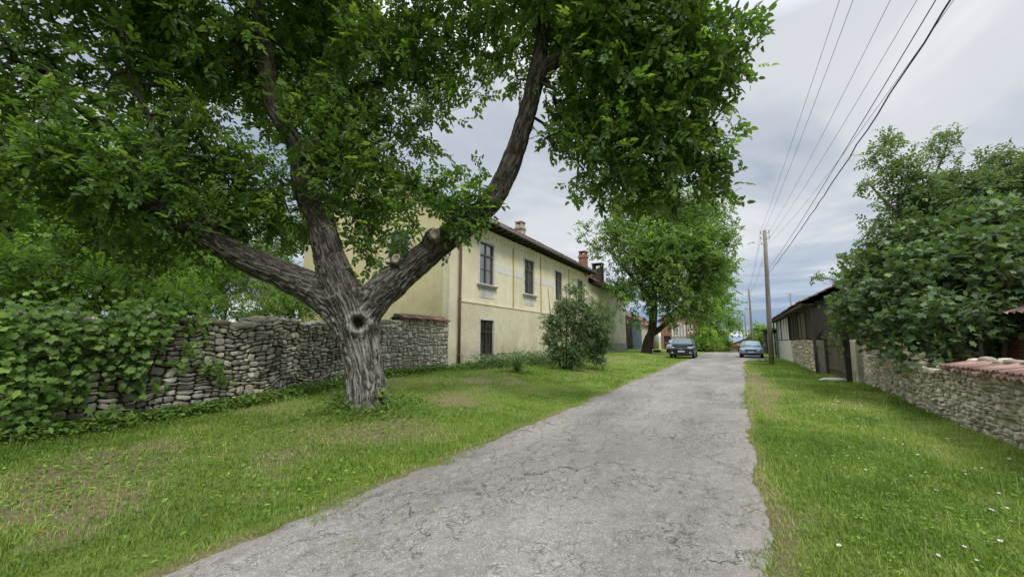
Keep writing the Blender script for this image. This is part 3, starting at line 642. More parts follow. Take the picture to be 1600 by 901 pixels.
blobs = [(at(x, y, d), r, k) for x, y, d, r, k in (
    (60,90,7.2,1.1,.35), (170,30,7.8,1.5,.55), (130,240,7.0,1.1,.6), (240,130,8.2,1.3,.5), (40,270,6.6,.8,.8), (230,300,7.6,1.1,.9), (310,240,8.4,1.15,.9), (330,60,8.6,1.6,.7), (300,345,7.8,.7,1.0), (170,350,7.2,.5,.8), (330,385,8.2,.5,1), (250,385,7.8,.5,1), (120,390,7.2,.5,.9), (560,330,9.3,.6,1), (540,400,9.3,.35,1), (600,330,9.2,.5,1), (650,290,9.3,.5,1), (700,270,9.2,.45,.9), (590,440,9.1,.25,1), (480,285,8.5,.5,1), (470,225,8.6,.35,.8), (500,330,8.6,.35,1), (445,120,8.3,.4,.7), (640,365,8.6,.28,1.2), (760,300,8.6,.38,1.1), (735,325,8.5,.42,1.2), (700,345,8.5,.40,1.2), (775,265,8.8,.25,.9), (725,275,9.0,.4,.8), (520,300,9.6,.6,.9), (560,380,9.2,.4,1), (370,350,8.5,.6,1),
    (450,140,10.6,1.7,.7), (390,300,8.8,.9,1.0), (500,30,10.4,1.7,.8), (540,200,9.5,1.3,.9), (450,345,9.9,.8,.8), (600,90,9.6,1.5,.8), (570,270,9.3,.95,.9), (640,210,9.8,.9,.5), (690,60,9.8,1.3,.6), (540,345,9.0,.55,.9),
    (620,300,9.4,.6,.7), (690,140,9.8,.9,.6), (600,400,9.0,.42,.9), (710,320,8.7,.5,1.2), (745,345,8.6,.35,1.1), (660,300,9.2,.45,.9), (690,390,8.8,.3,.9), (635,375,8.9,.34,1.4), (590,370,9.0,.35,1.3), (640,335,9.1,.4,1.2), (575,415,9.0,.3,1.2), (610,430,9.0,.25,1.2), (660,350,8.9,.25,1.2), (720,350,8.5,.32,1.4), (700,300,9,.35,1),
    (770,40,9.4,1.1,.9), (760,150,9.6,.5,.5), (880,30,8.4,1.3,.95), (980,40,7.9,1.5,1.05), (1085,50,7.4,1.0,1.1), (950,150,8.3,1.3,1.1), (1050,150,7.9,1.15,1.1), (1130,120,7.6,.55,1), (1140,60,7.5,.5,1), (1125,200,7.8,.4,1), (900,190,8.6,.7,1), (1000,230,8.1,1.0,1.2), (1090,235,8.0,.72,1.1),
    (930,265,8.0,.6,1.1), (1020,290,8.2,.65,1.1), (1105,285,8.2,.45,1), (880,215,8.3,.5,1), (960,315,8.0,.4,1), (1060,310,8.1,.45,1), (1130,275,8.0,.4,1), (910,300,8.0,.4,1), (800,110,9.0,.5,.8),
    (150,-160,7,2.2,.6), (420,-190,8,2.4,.6), (700,-180,8.5,2.3,.6), (960,-150,7.5,2.0,.7), (-160,60,6.2,1.8,.6), (-150,250,6.2,1.2,.7))]
r_ = np.random.default_rng(5)
Aa = blob_points([(*c, r, k) for c, r, k in blobs], .40, r_)
base_nodes = CL[CL[:, 2] > 3.3]
P, par, cnt, tips, nb = skeleton(base_nodes, None, Aa, .3, r_)
branch_mesh('branches', P, par, cnt, nb, M['bark_plain'], hero, .0055, .45, .09)
leaves_on('crown', M['leaf_hero'], COMP, P, par, tips, 6, 1.0, hero, r_, droop=.25, flat=.45, spread=.13, centre=np.array([-6, 6, 5.]))
print('hero attractors', len(Aa))

def plant(name, label, cat, base, stems, blobs, mat, tmpls, spacing, per, size, bark='bark_plain', seed=1, group=None, droop=.2, flat=.6, spread=.1, r0=.006, step=.3, trunkname='trunk', minr=.004, pw=.45, rmax=.12):
    root = empty(name, (0, 0, 0), label, cat, group); r = np.random.default_rng(seed)
    base = np.array(base, float)
    nodes = []
    mb = MB()
    for pts, rad in stems:
        c, rr = catmull(pts, rad, 5); mb.tube([tuple(p) for p in c], list(rr), 10); nodes.append(c[len(c)//3:])
    for a, b in zip(stems[:-1], stems[1:]): mb.tube([tuple(a[0][0]), tuple(b[0][0])], a[1][0] * .8, 8)   # stems share one rootstock
    extra = (mb.V, mb.F)
    A = blob_points(blobs, spacing, r); zg = H(A[:, 0], A[:, 1]); A = A[A[:, 2] > zg + .05]
    P, par, cnt, tips, nb = skeleton(np.concatenate(nodes), None, A, step, r)
    branch_mesh('trunk' if trunkname != 'stem' else 'branches', P, par, cnt, nb, M[bark], root, r0, pw, rmax, minr, extra)
    leaves_on('crown', mat, tmpls, P, par, tips, per, size, root, r, droop, flat, spread, centre=A.mean(0))
    return root
def B(px, py, d, r, k=1): return (*at(px, py, d), r, k)

# ---- second walnut by the cars
t2 = 38.0
plant('walnut_tree', 'bright green walnut with a leaning forked trunk beside the black car', 'tree', (0,0,0),
    [([at(1010,556,t2), at(1012,535,t2), at(1019,515,t2), at(1022,480,t2), at(1020,440,t2), at(1015,390,t2), at(1005,340,t2)], [.55,.43,.36,.31,.26,.18,.1]),
     ([at(1015,525,t2), at(1028,516,t2), at(1040,505,t2), at(1065,480,t2-1), at(1095,440,t2-2)], [.25,.26,.22,.17,.1]),
     ([at(1020,470,t2), at(985,430,t2), at(950,390,t2)], [.22,.17,.08])],
    [B(965,440,36.5,1.2,.8), B(985,455,36,1.5), B(1040,462,36,2.2,1), B(1085,470,37,1.9), B(1110,440,37,2.0), B(1020,400,36,3.2,1.2), B(1080,390,37,3.0,1.2), B(965,375,38,2.2,.8), B(1120,370,38,1.9,.9), B(930,400,38,1.0,.6), B(925,365,38,1.3,.6),
     B(1040,330,38,3.2,.8), B(1100,320,38,2.2,.8), B(985,320,38,2.4,.6), B(985,490,36.5,.9,1), B(1060,495,37,1.0,1), B(1130,420,38,1.5,.8), B(1095,500,38,1.1,.9), B(1140,385,38,1.0,.6), B(1000,270,39,2.4,.5)],
    M['leaf_walnut2'], COMP, .95, 10, 2.0, seed=3, droop=.15, flat=.5, spread=.42, r0=.016, step=.6, minr=.015)

# ---- trees beyond, left of the lane
plant('roadside_tree', 'mid green tree at the far bend of the lane, behind the brick house', 'tree', (0,0,0),
    [([at(1110,550,62), at(1112,510,62), at(1108,470,62), at(1105,440,62)], [.35,.28,.2,.1])],
    [B(1105,490,60,2.2), B(1130,470,62,1.8), B(1105,450,62,2.4), B(1140,500,62,1.5), B(1120,515,61,1.8), B(1150,505,64,.9), B(1090,470,60,2), B(1135,440,64,1.6,.8), B(1148,480,64,1.0,.7)],
    M['leaf_garden'], COMP_S, 1.0, 10, 3.2, seed=4, spread=.5, r0=.02, step=.8, minr=.02)
plant('roadside_bush', 'bright lime green bush spilling onto the far left verge', 'bush', (0,0,0),
    [([at(1105,552,56), at(1105,540,56), at(1103,530,56)], [.1,.08,.05])],
    [B(1102,528,55,1.4), B(1118,538,57,1.0), B(1095,535,54,1.2), B(1110,540,56,1.1)], M['leaf_bright'], SPRIG, .5, 10, 2.4, seed=6, spread=.3, r0=.01)
plant('roadside_tree', 'small dark tree in front of the orange roofed house', 'tree', (0,0,0),
    [([at(1133,556,68), at(1133,540,68), at(1132,525,68)], [.15,.12,.08])],
    [B(1132,530,67,1.2), B(1128,540,67,1.1), B(1137,545,68,.8)], M['leaf_dark'], SPRIG, .6, 10, 2.4, seed=7, spread=.3, r0=.01)
for i, (px, py, d, r, lab) in enumerate(((1186, 527, 66, 1.6, 'round green tree behind the parked blue car'), (1178, 540, 70, 1.2, 'low green bush just left of the far wooden pole'), (1199, 530, 62, 1.5, 'green bush behind the grey shed beyond the thin pole'))):
    plant('roadside_tree', lab, 'tree', (0,0,0), [([at(px,556,d), at(px,py+8,d), at(px,py,d)], [.15,.12,.06])], [B(px,py,d,r), B(px-5,py+9,d,r*.8), B(px+5,py-7,d,r*.65)], M['leaf_garden'], SPRIG, .6, 10, 2.6, seed=12+i, spread=.35, r0=.012)
plant('lilac_bush', 'upright dark glossy bush growing against the front of the yellow house', 'bush', (0,0,0),
    [([at(885+dx,574,18.3), at(885+dx*1.4,545,18.3), at(885+dx*2.6,505,18.3), at(885+dx*3.2,460-abs(dx),18.3)], [.045,.035,.025,.01]) for dx in (-9,-4,0,5,9)],
    [B(900,455,18.4,.42,.8), B(885,480,18.3,.6,.9), B(905,490,18.3,.65,.9), B(875,510,18.2,.6,1), B(905,525,18.2,.62,1), B(925,505,18.4,.6,.8), B(870,538,18.1,.5,1), B(895,550,18.1,.5,1), B(900,440,18.5,.25,.6), B(860,500,18.2,.42,.9), B(950,490,18.6,.4,.8), B(888,448,18.3,.3,.7), B(858,530,18.1,.4,.9), B(935,515,18.4,.5,.9), B(868,555,18,.35,1), B(905,560,18,.4,1), B(885,565,18,.35,.9)],
    M['leaf_lilac'], SPRIG, .25, 8, .85, seed=21, spread=.11, trunkname='stem')
plant('lilac_bush', 'shorter dark bush to the right of the tall one by the pale house end', 'bush', (0,0,0),
    [([at(934+dx,567,19.5), at(934+dx*2,540,19.5), at(934+dx*3,500,19.5)], [.04,.03,.01]) for dx in (-6,0,6)],
    [B(930,480,19.6,.45,.8), B(938,510,19.5,.55,1), B(930,530,19.4,.6,1.1), B(945,540,19.4,.45,1), B(925,552,19.2,.45,1.1), B(938,560,19.1,.35,1)],
    M['leaf_lilac'], SPRIG, .25, 8, .85, seed=22, spread=.11, trunkname='stem')

# ---- garden behind the left wall
def gtree(px, py0, d, h, blobs, mat, lab, seed, tm=SPRIG, sp=.5, per=9, size=1.3, name='garden_tree', cat='tree', rad=.14, bark='bark_plain', lean=0):
    b = at(px, py0, d); g = float(H(b[0], b[1]))
    plant(name, lab, cat, b, [([np.array([b[0], b[1], g - .2]), np.array([b[0] + lean*.3, b[1], g + h * .4]), np.array([b[0] + lean, b[1] + .2, g + h])], [rad, rad * .75, rad * .35])], blobs, mat, tm, sp, per, size, bark, seed, 'trees in the garden behind the left stone wall' if cat == 'tree' else 'bushes in the garden behind the left stone wall', spread=.17, r0=.008)
gtree(92, 470, 14.5, 5, [B(60,340,14.5,1.8), B(110,310,15,1.8), B(40,250,14,1.9), B(120,240,15,1.6), B(160,330,15,1.2), B(10,380,13.5,1.3)], M['leaf_garden'], 'tall garden tree with a dark upright trunk at the left of the photo', 31, rad=.22)
gtree(135, 470, 16, 4.6, [B(150,350,16,1.4), B(200,340,16.5,1.6), B(210,280,17,1.5), B(170,390,15.5,1)], M['leaf_garden'], 'garden tree with a leaning dark trunk just right of the tallest one', 32, rad=.2, lean=.9)
gtree(-40, 470, 11, 4.5, [B(-30,340,10.5,1.6), B(-10,250,11,1.5), B(10,440,9.5,1.0), B(20,300,11,.9)], M['leaf_garden'], 'yellow green garden tree cut by the left edge of the photo', 33, rad=.15)
gtree(260, 470, 19, 3.5, [B(240,400,18,1.6), B(300,405,19,1.6), B(270,350,20,1.9), B(200,430,17,1.2), B(330,430,18,1.3)], M['leaf_garden'], 'feathery light green tree over the middle of the left stone wall', 34, tm=NARROW, per=12, size=1.4, sp=.55)
gtree(350, 470, 22, 3.2, [B(350,400,21,1.5), B(390,420,20,1.4), B(320,370,22,1.7), B(410,450,18,.9)], M['leaf_ash'], 'greyish green tree behind the left limb of the big walnut', 35, tm=NARROW, per=11, size=1.4, sp=.55)
gtree(430, 480, 16, 1.2, [B(440,480,15,.8), B(470,470,16,.7), B(400,485,14,.7), B(490,485,15,.4)], M['leaf_bright'], 'bright green bush above the wall right behind the big walnut trunk', 36, name='garden_bush', cat='bush', rad=.06, sp=.34, size=.9)
gtree(330, 490, 12.5, 1.2, [B(320,480,12,.6), B(360,490,12,.5), B(280,470,12.5,.8), B(240,470,12,.7)], M['leaf_garden'], 'loose green bush above the wall left of the pale capping stone', 37, name='garden_bush', cat='bush', rad=.06, sp=.34, size=.9)
gtree(150, 470, 10.5, 1.5, [B(150,440,10.5,.9), B(90,430,10.5,.9), B(210,450,10.5,.7), B(30,440,9.5,.9), B(120,480,9.8,.6)], M['leaf_garden'], 'dense green bush above the vine on the left stone wall', 38, name='garden_bush', cat='bush', rad=.07, sp=.36, size=.9)
gtree(0, 470, 24, 5.5, [B(0,300,24,3), B(100,330,25,3), B(220,330,26,3), B(330,330,27,2.6), B(430,360,28,2.3), B(50,420,22,2.2), B(180,430,24,2.2), B(320,440,24,2.2), B(440,440,25,1.8)], M['leaf_dark'], 'broad dark tree filling the back of the garden', 39, rad=.3, sp=.9, size=2.6, per=9)

# ---- vine over the left wall
vr = empty('climbing_vine', (0,0,0), 'broad leaved green vine hanging over the left end of the dry stone wall', 'vine')
def wall_x(y): return -9.55 - .45 * sm((np.asarray(y, float) + 2) / 6) - 1.15 * sm((np.asarray(y, float) - 4) / 6.5)
r_ = np.random.default_rng(77); vp = []; 
def vblob(y0, y1, z0, z1, n, d0=.0, d1=.35):
    y = r_.uniform(y0, y1, n); z = r_.uniform(z0, z1, n); x = wall_x(y) + .12 + r_.uniform(d0, d1, n); vp.append(np.stack([x, y, z], 1))
def onwall(px, py):
    y = 3.0
    for _ in range(12):
        a = at(px, py, 1.0); dx, dy, dz = a[0], a[1], a[2] - EYE; X_ = float(wall_x(y)) + .15; t = X_ / dx; y = y * .5 + .5 * dy * t
    return y, EYE + dz * t
for (px, py, rr_, n) in ((10,510,.55,230),(60,515,.5,190),(120,525,.45,170),(180,505,.4,130),(215,525,.36,110),(150,560,.35,70),(60,580,.5,150),(20,620,.4,120),(90,610,.35,90),(200,570,.28,70),(215,595,.18,30),(255,490,.4,110),(310,500,.25,46),(300,540,.2,34),(330,570,.22,34),(275,565,.16,14),(345,590,.14,12),(160,640,.14,16),(30,655,.3,60),(100,490,.4,70),(200,482,.4,70),(280,480,.3,40),(-60,560,.8,240),(240,600,.1,6)):
    y, z = onwall(px, py); u = r_.normal(size=(n, 2)) * rr_ * .55; yy = y + u[:, 0]; zz = z + u[:, 1] * .85; k = zz > H(wall_x(yy), yy) + .04
    vp.append(np.stack([wall_x(yy) + .12 + r_.random(n) ** 1.5 * .38, yy, zz], 1)[k])
vp = np.concatenate(vp); D = r_.normal(size=vp.shape) * .5; D[:, 2] -= .8; D[:, 0] += .4; Nn = r_.normal(size=vp.shape) * .35; Nn[:, 0] += .8; Nn[:, 2] += .75
scatter('foliage', M['leaf_vine'], VINE, vp, D, Nn, r_.uniform(.55, 1.15, len(vp)), vr, np.clip(.5 + r_.normal(size=len(vp)) * .2 + .15 * (fbm(vp[:,1]*2, vp[:,2]*2, s=3) - .5) * 4, 0, 1))
mb = MB()
for k in range(16):
    mb = MB(); y0 = r_.uniform(-1.5, 4.2); z1 = 2.05; pts = []
    L = r_.uniform(.5, 1.6)
    for j in range(7): pts.append((float(wall_x(y0)) + .2 + .06 * math.sin(j * 2 + k), y0 + .12 * math.sin(j * 1.3 + k), z1 - L * j / 6))
    mb.tube(pts, .008, 5); mb.build('stem', M['bark_plain'], vr)

# ------------------------------------------------------------------ stone walls
def split(s0, s1, z0, z1, out, tgt, r, asp=2.3):
    w, h = s1 - s0, z1 - z0
    if w * h < tgt * r.uniform(.6, 2.2) and w < h * asp * 2.2: out.append((s0, s1, z0, z1)); return
    if w > h * asp * r.uniform(.6, 1.2): c = s0 + w * r.uniform(.32, .68); split(s0, c, z0, z1, out, tgt, r, asp); split(c, s1, z0, z1, out, tgt, r, asp)
    else: c = z0 + h * r.uniform(.32, .68); split(s0, s1, z0, c, out, tgt, r, asp); split(s0, s1, c, z1, out, tgt, r, asp)
def stone_face(fpos, L, zb, zt, tgt, r, asp=2.3, gap=.010, depth=.07, warp=.05, thick=0.05, rough=.12):
    """fpos(s) -> (x, y, nx, ny); bottom zb(s), top zt(s); returns V, Q, T, rnd for individual stones"""
    rects = []; strips = max(1, int(L / 1.4)); 
    for i in range(strips):
        split(L * i / strips, L * (i + 1) / strips, 0, 1.9, rects, tgt, r, asp)
    V = []; Q = []; T = []; RN = []; n = 14; k = 0
    for s0, s1, z0, z1 in rects:
        cs, cz = (s0 + s1) / 2, (z0 + z1) / 2; hw, hh = (s1 - s0) / 2 - gap, (z1 - z0) / 2 - gap
        if hw < .015 or hh < .012: continue
        e = r.uniform(3.0, 9.0); a = np.arange(n) * 2 * math.pi / n + r.uniform(0, .3); ca, sa = np.cos(a), np.sin(a)
        rad = (np.abs(ca) ** e + np.abs(sa) ** e) ** (-1 / e) * r.uniform(1 - rough, 1 + rough * .3, n); su, sv = ca * rad * hw, sa * rad * hh
        rot = r.normal() * .06; su, sv = su * math.cos(rot) - sv * math.sin(rot), su * math.sin(rot) + sv * math.cos(rot)
        out = r.uniform(0, 1) * depth; tl = r.normal(size=2) * .18; rings = []
        for sc, dd in ((1.03, -.07), (1.0, out * .8 + .004), (.955, out + thick * .85), (.78, out + thick)):
            rings.append((cs + su * sc, cz + sv * sc, dd + tl[0] * su * sc + tl[1] * sv * sc + r.normal(size=n) * .004 + np.zeros(n)))
        S = np.concatenate([g[0] for g in rings] + [[cs]]); Zz = np.concatenate([g[1] for g in rings] + [[cz]]); Dd = np.concatenate([g[2] for g in rings] + [[out + thick * 1.02]])
        ws = (fbm(S * 1.6, Zz * 2.6, s=90, o=2) - .5) * warp * 3; wz = (fbm(S * 1.1 + 9, Zz * 2.2, s=91, o=3) - .5) * warp * 3.4; S = np.clip(S + ws, -.05, L + .05); Zz = Zz + wz
        b, t = zb(np.clip(S, 0, L)), zt(np.clip(S, 0, L)); Zw = b + (Zz / 1.9) * (t - b); x, y, nx, ny = fpos(np.clip(S, 0, L)); V.append(np.stack([x + nx * Dd, y + ny * Dd, Zw], 1))
        for g in range(3): 
            j = np.arange(n); j2 = (j + 1) % n; Q.append(np.stack([k + g*n + j, k + g*n + j2, k + (g+1)*n + j2, k + (g+1)*n + j], 1))
        j = np.arange(n); T.append(np.stack([k + 3*n + j, k + 3*n + (j + 1) % n, np.full(n, k + 4*n)], 1)); RN.append(np.full(4*n + 1, r.random())); k += 4*n + 1
    return [np.concatenate(V), np.concatenate(Q), np.concatenate(T), np.concatenate(RN)]
def lumps(pos, size, r):
    """loose stones: squashed rough balls"""
    import bmesh
    bm = bmesh.new(); bmesh.ops.create_icosphere(bm, subdivisions=2, radius=1); sv = np.array([v.co[:] for v in bm.verts]); sf = np.array([[v.index for v in f.verts] for f in bm.faces]); bm.free()
    V = []; T = []; RN = []
    for i, (p, s) in enumerate(zip(pos, size)):
        off = r.uniform(0, 50); d = 1 + .35 * (vnoise(sv[:,0]*1.6+off, sv[:,1]*1.6, sv[:,2]*1.6, s=7) - .5) + .12 * (vnoise(sv[:,0]*4+off, sv[:,1]*4, sv[:,2]*4, s=8) - .5)
        q = np.sign(sv) * np.abs(sv) ** .75 * d[:, None] * np.array(s); a = r.uniform(0, 6.28); q = q @ np.array([[math.cos(a), math.sin(a), 0], [-math.sin(a), math.cos(a), 0], [0, 0, 1]])
        V.append(q + np.array(p)); T.append(sf + i * len(sv)); RN.append(np.full(len(sv), r.random()))
    return np.concatenate(V), np.concatenate(T), np.concatenate(RN)
def core(name, fpos, L, zb, zt, th, mat, parent, back=True):
    s = np.linspace(0, L, int(L / .25) + 2); x, y, nx, ny = fpos(s); b = zb(s) - .3; t = zt(s) - .03; V = np.concatenate([np.stack([x, y, b], 1), np.stack([x, y, t], 1), np.stack([x - nx * th, y - ny * th, t], 1), np.stack([x - nx * th, y - ny * th, b], 1)]); n = len(s)
    Q = []; 
    for g in range(3): j = np.arange(n - 1); Q.append(np.stack([g*n + j, g*n + j + 1, (g+1)*n + j + 1, (g+1)*n + j], 1))
    Q.append(np.array([[0, n, 2*n, 3*n], [n-1, 4*n-1, 3*n-1, 2*n-1]])); return mesh_np(name, V, [np.concatenate(Q)], mat, parent)
r_ = np.random.default_rng(41)
# dry stone wall on the left, s runs along y
Y0, Y1 = -2.5, 10.4
def fL(s): y = Y0 + np.asarray(s, float); x = wall_x(y); return x, y, np.ones_like(y), np.zeros_like(y)
def zbL(s): y = Y0 + np.asarray(s, float); return H(wall_x(y) + .1, y) - .06
def ztL(s): y = Y0 + np.asarray(s, float); return 1.92 + .14 * sm((y - 3) / 6) + (fbm(y * 1.6, y * 0, s=61, o=3) - .5) * .45
lw = empty('dry_stone_wall', (0,0,0), 'long grey dry stone wall behind the big walnut, left end under a vine', 'wall')
V, Q, T, RN = stone_face(fL, Y1 - Y0, zbL, ztL, .021, r_, 2.4, gap=.006, warp=.07, rough=.26, depth=.075)
mesh_np('stonework', V, [Q, T], M['stone_left'], lw, smooth=False, attrs={'rnd': RN}); core('wall_core', fL, Y1 - Y0, zbL, ztL, .5, M['core_shade'], lw)
pos = []; siz = []
for s in np.arange(0, Y1 - Y0, .17):
    for _ in range(2):
        y = Y0 + s + r_.uniform(-.1, .1); pos.append((float(wall_x(y)) - r_.uniform(-.02, .45), y, float(ztL(s)) + r_.uniform(-.03, .03))); siz.append((r_.uniform(.08, .17), r_.uniform(.09, .2), r_.uniform(.04, .08)))
V, T, RN = lumps(pos, siz, r_); mesh_np('capping_stone', V, [T], M['stone_left'], lw, smooth=True, attrs={'rnd': RN})
y, z = onwall(413, 500); V, T, RN = lumps([(float(wall_x(y)) - .15, y, z + .02)], [(.14, .17, .10)], r_); cs = mesh_np('capping_stone', V, [T], M['stone_mort'], lw, smooth=True, attrs={'rnd': RN * 0 + .9}); cs['label'] = 'pale rounded stone on top of the wall'
# mortared piece with a tile coping by the house
def coping(name, x0, y0, x1, y1, z, w0, w1, drop, mat, parent, pitch=.17, amp=.028, seedk=0, sag=0):
    """rows of half round tiles laid across a wall top; sheet sloping from the far side (offset w0) to the near side (offset w1)"""
    L = math.hypot(x1 - x0, y1 - y0); ux, uy = (x1 - x0) / L, (y1 - y0) / L; nx_, ny_ = uy, -ux; rr2 = np.random.default_rng(seedk); n = int(L / pitch); V = []; Q = []; RN = []; k = 0
    for i in range(n):
        for lay in range(2):
            c = (i + .5 + .5 * lay) * pitch + rr2.normal() * .008; rad = pitch * .36; rn = rr2.random(); ext = rr2.normal() * .02; rot = rr2.normal() * .02
            m = 7; up = 1 if lay == 0 else -1
            for jj, tt in enumerate((0, .5, 1)):
                for j in range(m):
                    a = math.pi * j / (m - 1); s = c + math.cos(a) * rad * (1.0 - .12 * tt) + rot * tt; off = w0 + (w1 + ext - w0) * tt; h = z - drop * tt * abs(w1 - w0) + up * math.sin(a) * rad * .8 + (.02 if lay == 0 else -.0) + sag * math.sin(s * 2)
                    V.append((x0 + ux * s + nx_ * off, y0 + uy * s + ny_ * off, h)); RN.append(rn)
            for jj in range(2):
                for j in range(m - 1): Q.append((k + jj*m + j, k + jj*m + j + 1, k + (jj+1)*m + j + 1, k + (jj+1)*m + j))
            k += 3 * m
    o = mesh_np(name, V, [np.array(Q)], mat, parent, smooth=True, attrs={'rnd': RN}); sd_ = o.modifiers.new('th', 'SOLIDIFY'); sd_.thickness = .014; return o
def fM(s): y = 10.2 + np.asarray(s, float); return -11.12 + 0 * y, y, np.ones_like(y), np.zeros_like(y)
def zbM(s): y = 10.2 + np.asarray(s, float); return H(-11 + 0 * y, y) - .06
def ztM(s): return 2.36 + 0 * np.asarray(s, float) + .01 * np.asarray(s, float)
mw = empty('mortared_stone_wall', (0,0,0), 'short paler stone wall with a rusty tile coping, joined to the yellow house', 'wall')
V, Q, T, RN = stone_face(fM, 3.85, zbM, ztM, .03, r_, 1.7, gap=.012, warp=.05, thick=.03, depth=.03, rough=.2)
mesh_np('stonework', V, [Q, T], M['stone_mort'], mw, smooth=True, attrs={'rnd': RN}); core('wall_core', fM, 3.85, zbM, ztM, .5, M['mortar_grey'], mw)
coping('tile_coping', -11.38, 14.0, -11.38, 11.2, 2.53, 0, -.42, .35, M['tile_brown'], mw, seedk=2); coping('tile_coping', -11.38, 11.2, -11.38, 14.0, 2.53, 0, -.40, .35, M['tile_brown'], mw, seedk=3)
mb = MB((-11.38, 11.1, 2.53)); mb.tube([(0, 0, .01), (0, 1.4, .03), (0, 2.95, .01)], .085, 10); mb.build('ridge_tile', M['bark_pale'], mw, smooth=True)

# low wall on the right
def rx(y): return 3.42 + .28 * sm((np.asarray(y, float) - 9) / 9)
RY0, RY1 = 1.5, 18.3
def fR(s): y = RY0 + np.asarray(s, float); return rx(y), y, -np.ones_like(y), np.zeros_like(y)
def zbR(s): y = RY0 + np.asarray(s, float); return H(rx(y), y) - .05
def ztR(s): y = RY0 + np.asarray(s, float); return 1.03 + .52 * sm((y - 16.6) / 1.0) + (fbm(y * 1.4, y * 0, s=66) - .5) * .10
rw = empty('low_stone_wall', (0,0,0), 'low tan stone wall along the right verge, partly capped with orange tiles', 'wall')
V, Q, T, RN = stone_face(fR, RY1 - RY0, zbR, ztR, .030, r_, 1.7, gap=.006, warp=.055, thick=.016, depth=.022, rough=.24)
mesh_np('stonework', V, [Q, T], M['stone_right'], rw, smooth=True, attrs={'rnd': RN}); core('wall_core', fR, RY1 - RY0, zbR, ztR, .42, M['mortar_tan'], rw)
coping('tile_coping', 3.84, 10.6, 3.72, 1.6, 1.16, 0, .50, .2, M['tile_red'], rw, pitch=.16, seedk=4)
pos = [(rx(y) + r_.uniform(.3, .6), y, 1.18 + r_.uniform(-.03, .04)) for y in np.arange(1.6, 10.8, .11)]; siz = [(r_.uniform(.06, .13), r_.uniform(.06, .14), r_.uniform(.04, .08)) for _ in pos]
pos += [(rx(y) + r_.uniform(0, .4), y, float(ztR(y - RY0)) + .02) for y in np.arange(10.4, 18.2, .10)]; siz += [(r_.uniform(.06, .12), r_.uniform(.06, .13), r_.uniform(.03, .06)) for _ in range(len(pos) - len(siz))]
V, T, RN = lumps(pos, siz, r_); mesh_np('capping_stone', V, [T], M['stone_right'], rw, smooth=True, attrs={'rnd': RN})
mb = MB(); mb.box(3.52, 4.1, 17.6, 18.3, .0, 1.58, j=.04); mb.build('gate_pier', M['stucco_end'], rw, bevel=.03)

# ------------------------------------------------------------------ the yellow house
def wall_panel(mb, W0, W1, Z0, Z1, holes, depth=.22):
    """front face in frame (a along wall, b up, c outwards) with real openings and reveals"""
    us = sorted(set([W0, W1] + [h[0] for h in holes] + [h[1] for h in holes])); vs = sorted(set([Z0, Z1] + [h[2] for h in holes] + [h[3] for h in holes]))
    for i in range(len(us) - 1):
        for j in range(len(vs) - 1):
            cu, cv = (us[i] + us[i+1]) / 2, (vs[j] + vs[j+1]) / 2
            if any(h[0] < cu < h[1] and h[2] < cv < h[3] for h in holes): continue
            mb.quad((us[i], vs[j], 0), (us[i+1], vs[j], 0), (us[i+1], vs[j+1], 0), (us[i], vs[j+1], 0))
    for a0, a1, b0, b1 in holes:
        mb.quad((a0, b0, 0), (a1, b0, 0), (a1, b0, -depth), (a0, b0, -depth)); mb.quad((a0, b1, 0), (a0, b1, -depth), (a1, b1, -depth), (a1, b1, 0))
        mb.quad((a0, b0, 0), (a0, b0, -depth), (a0, b1, -depth), (a0, b1, 0)); mb.quad((a1, b0, 0), (a1, b1, 0), (a1, b1, -depth), (a1, b0, -depth))
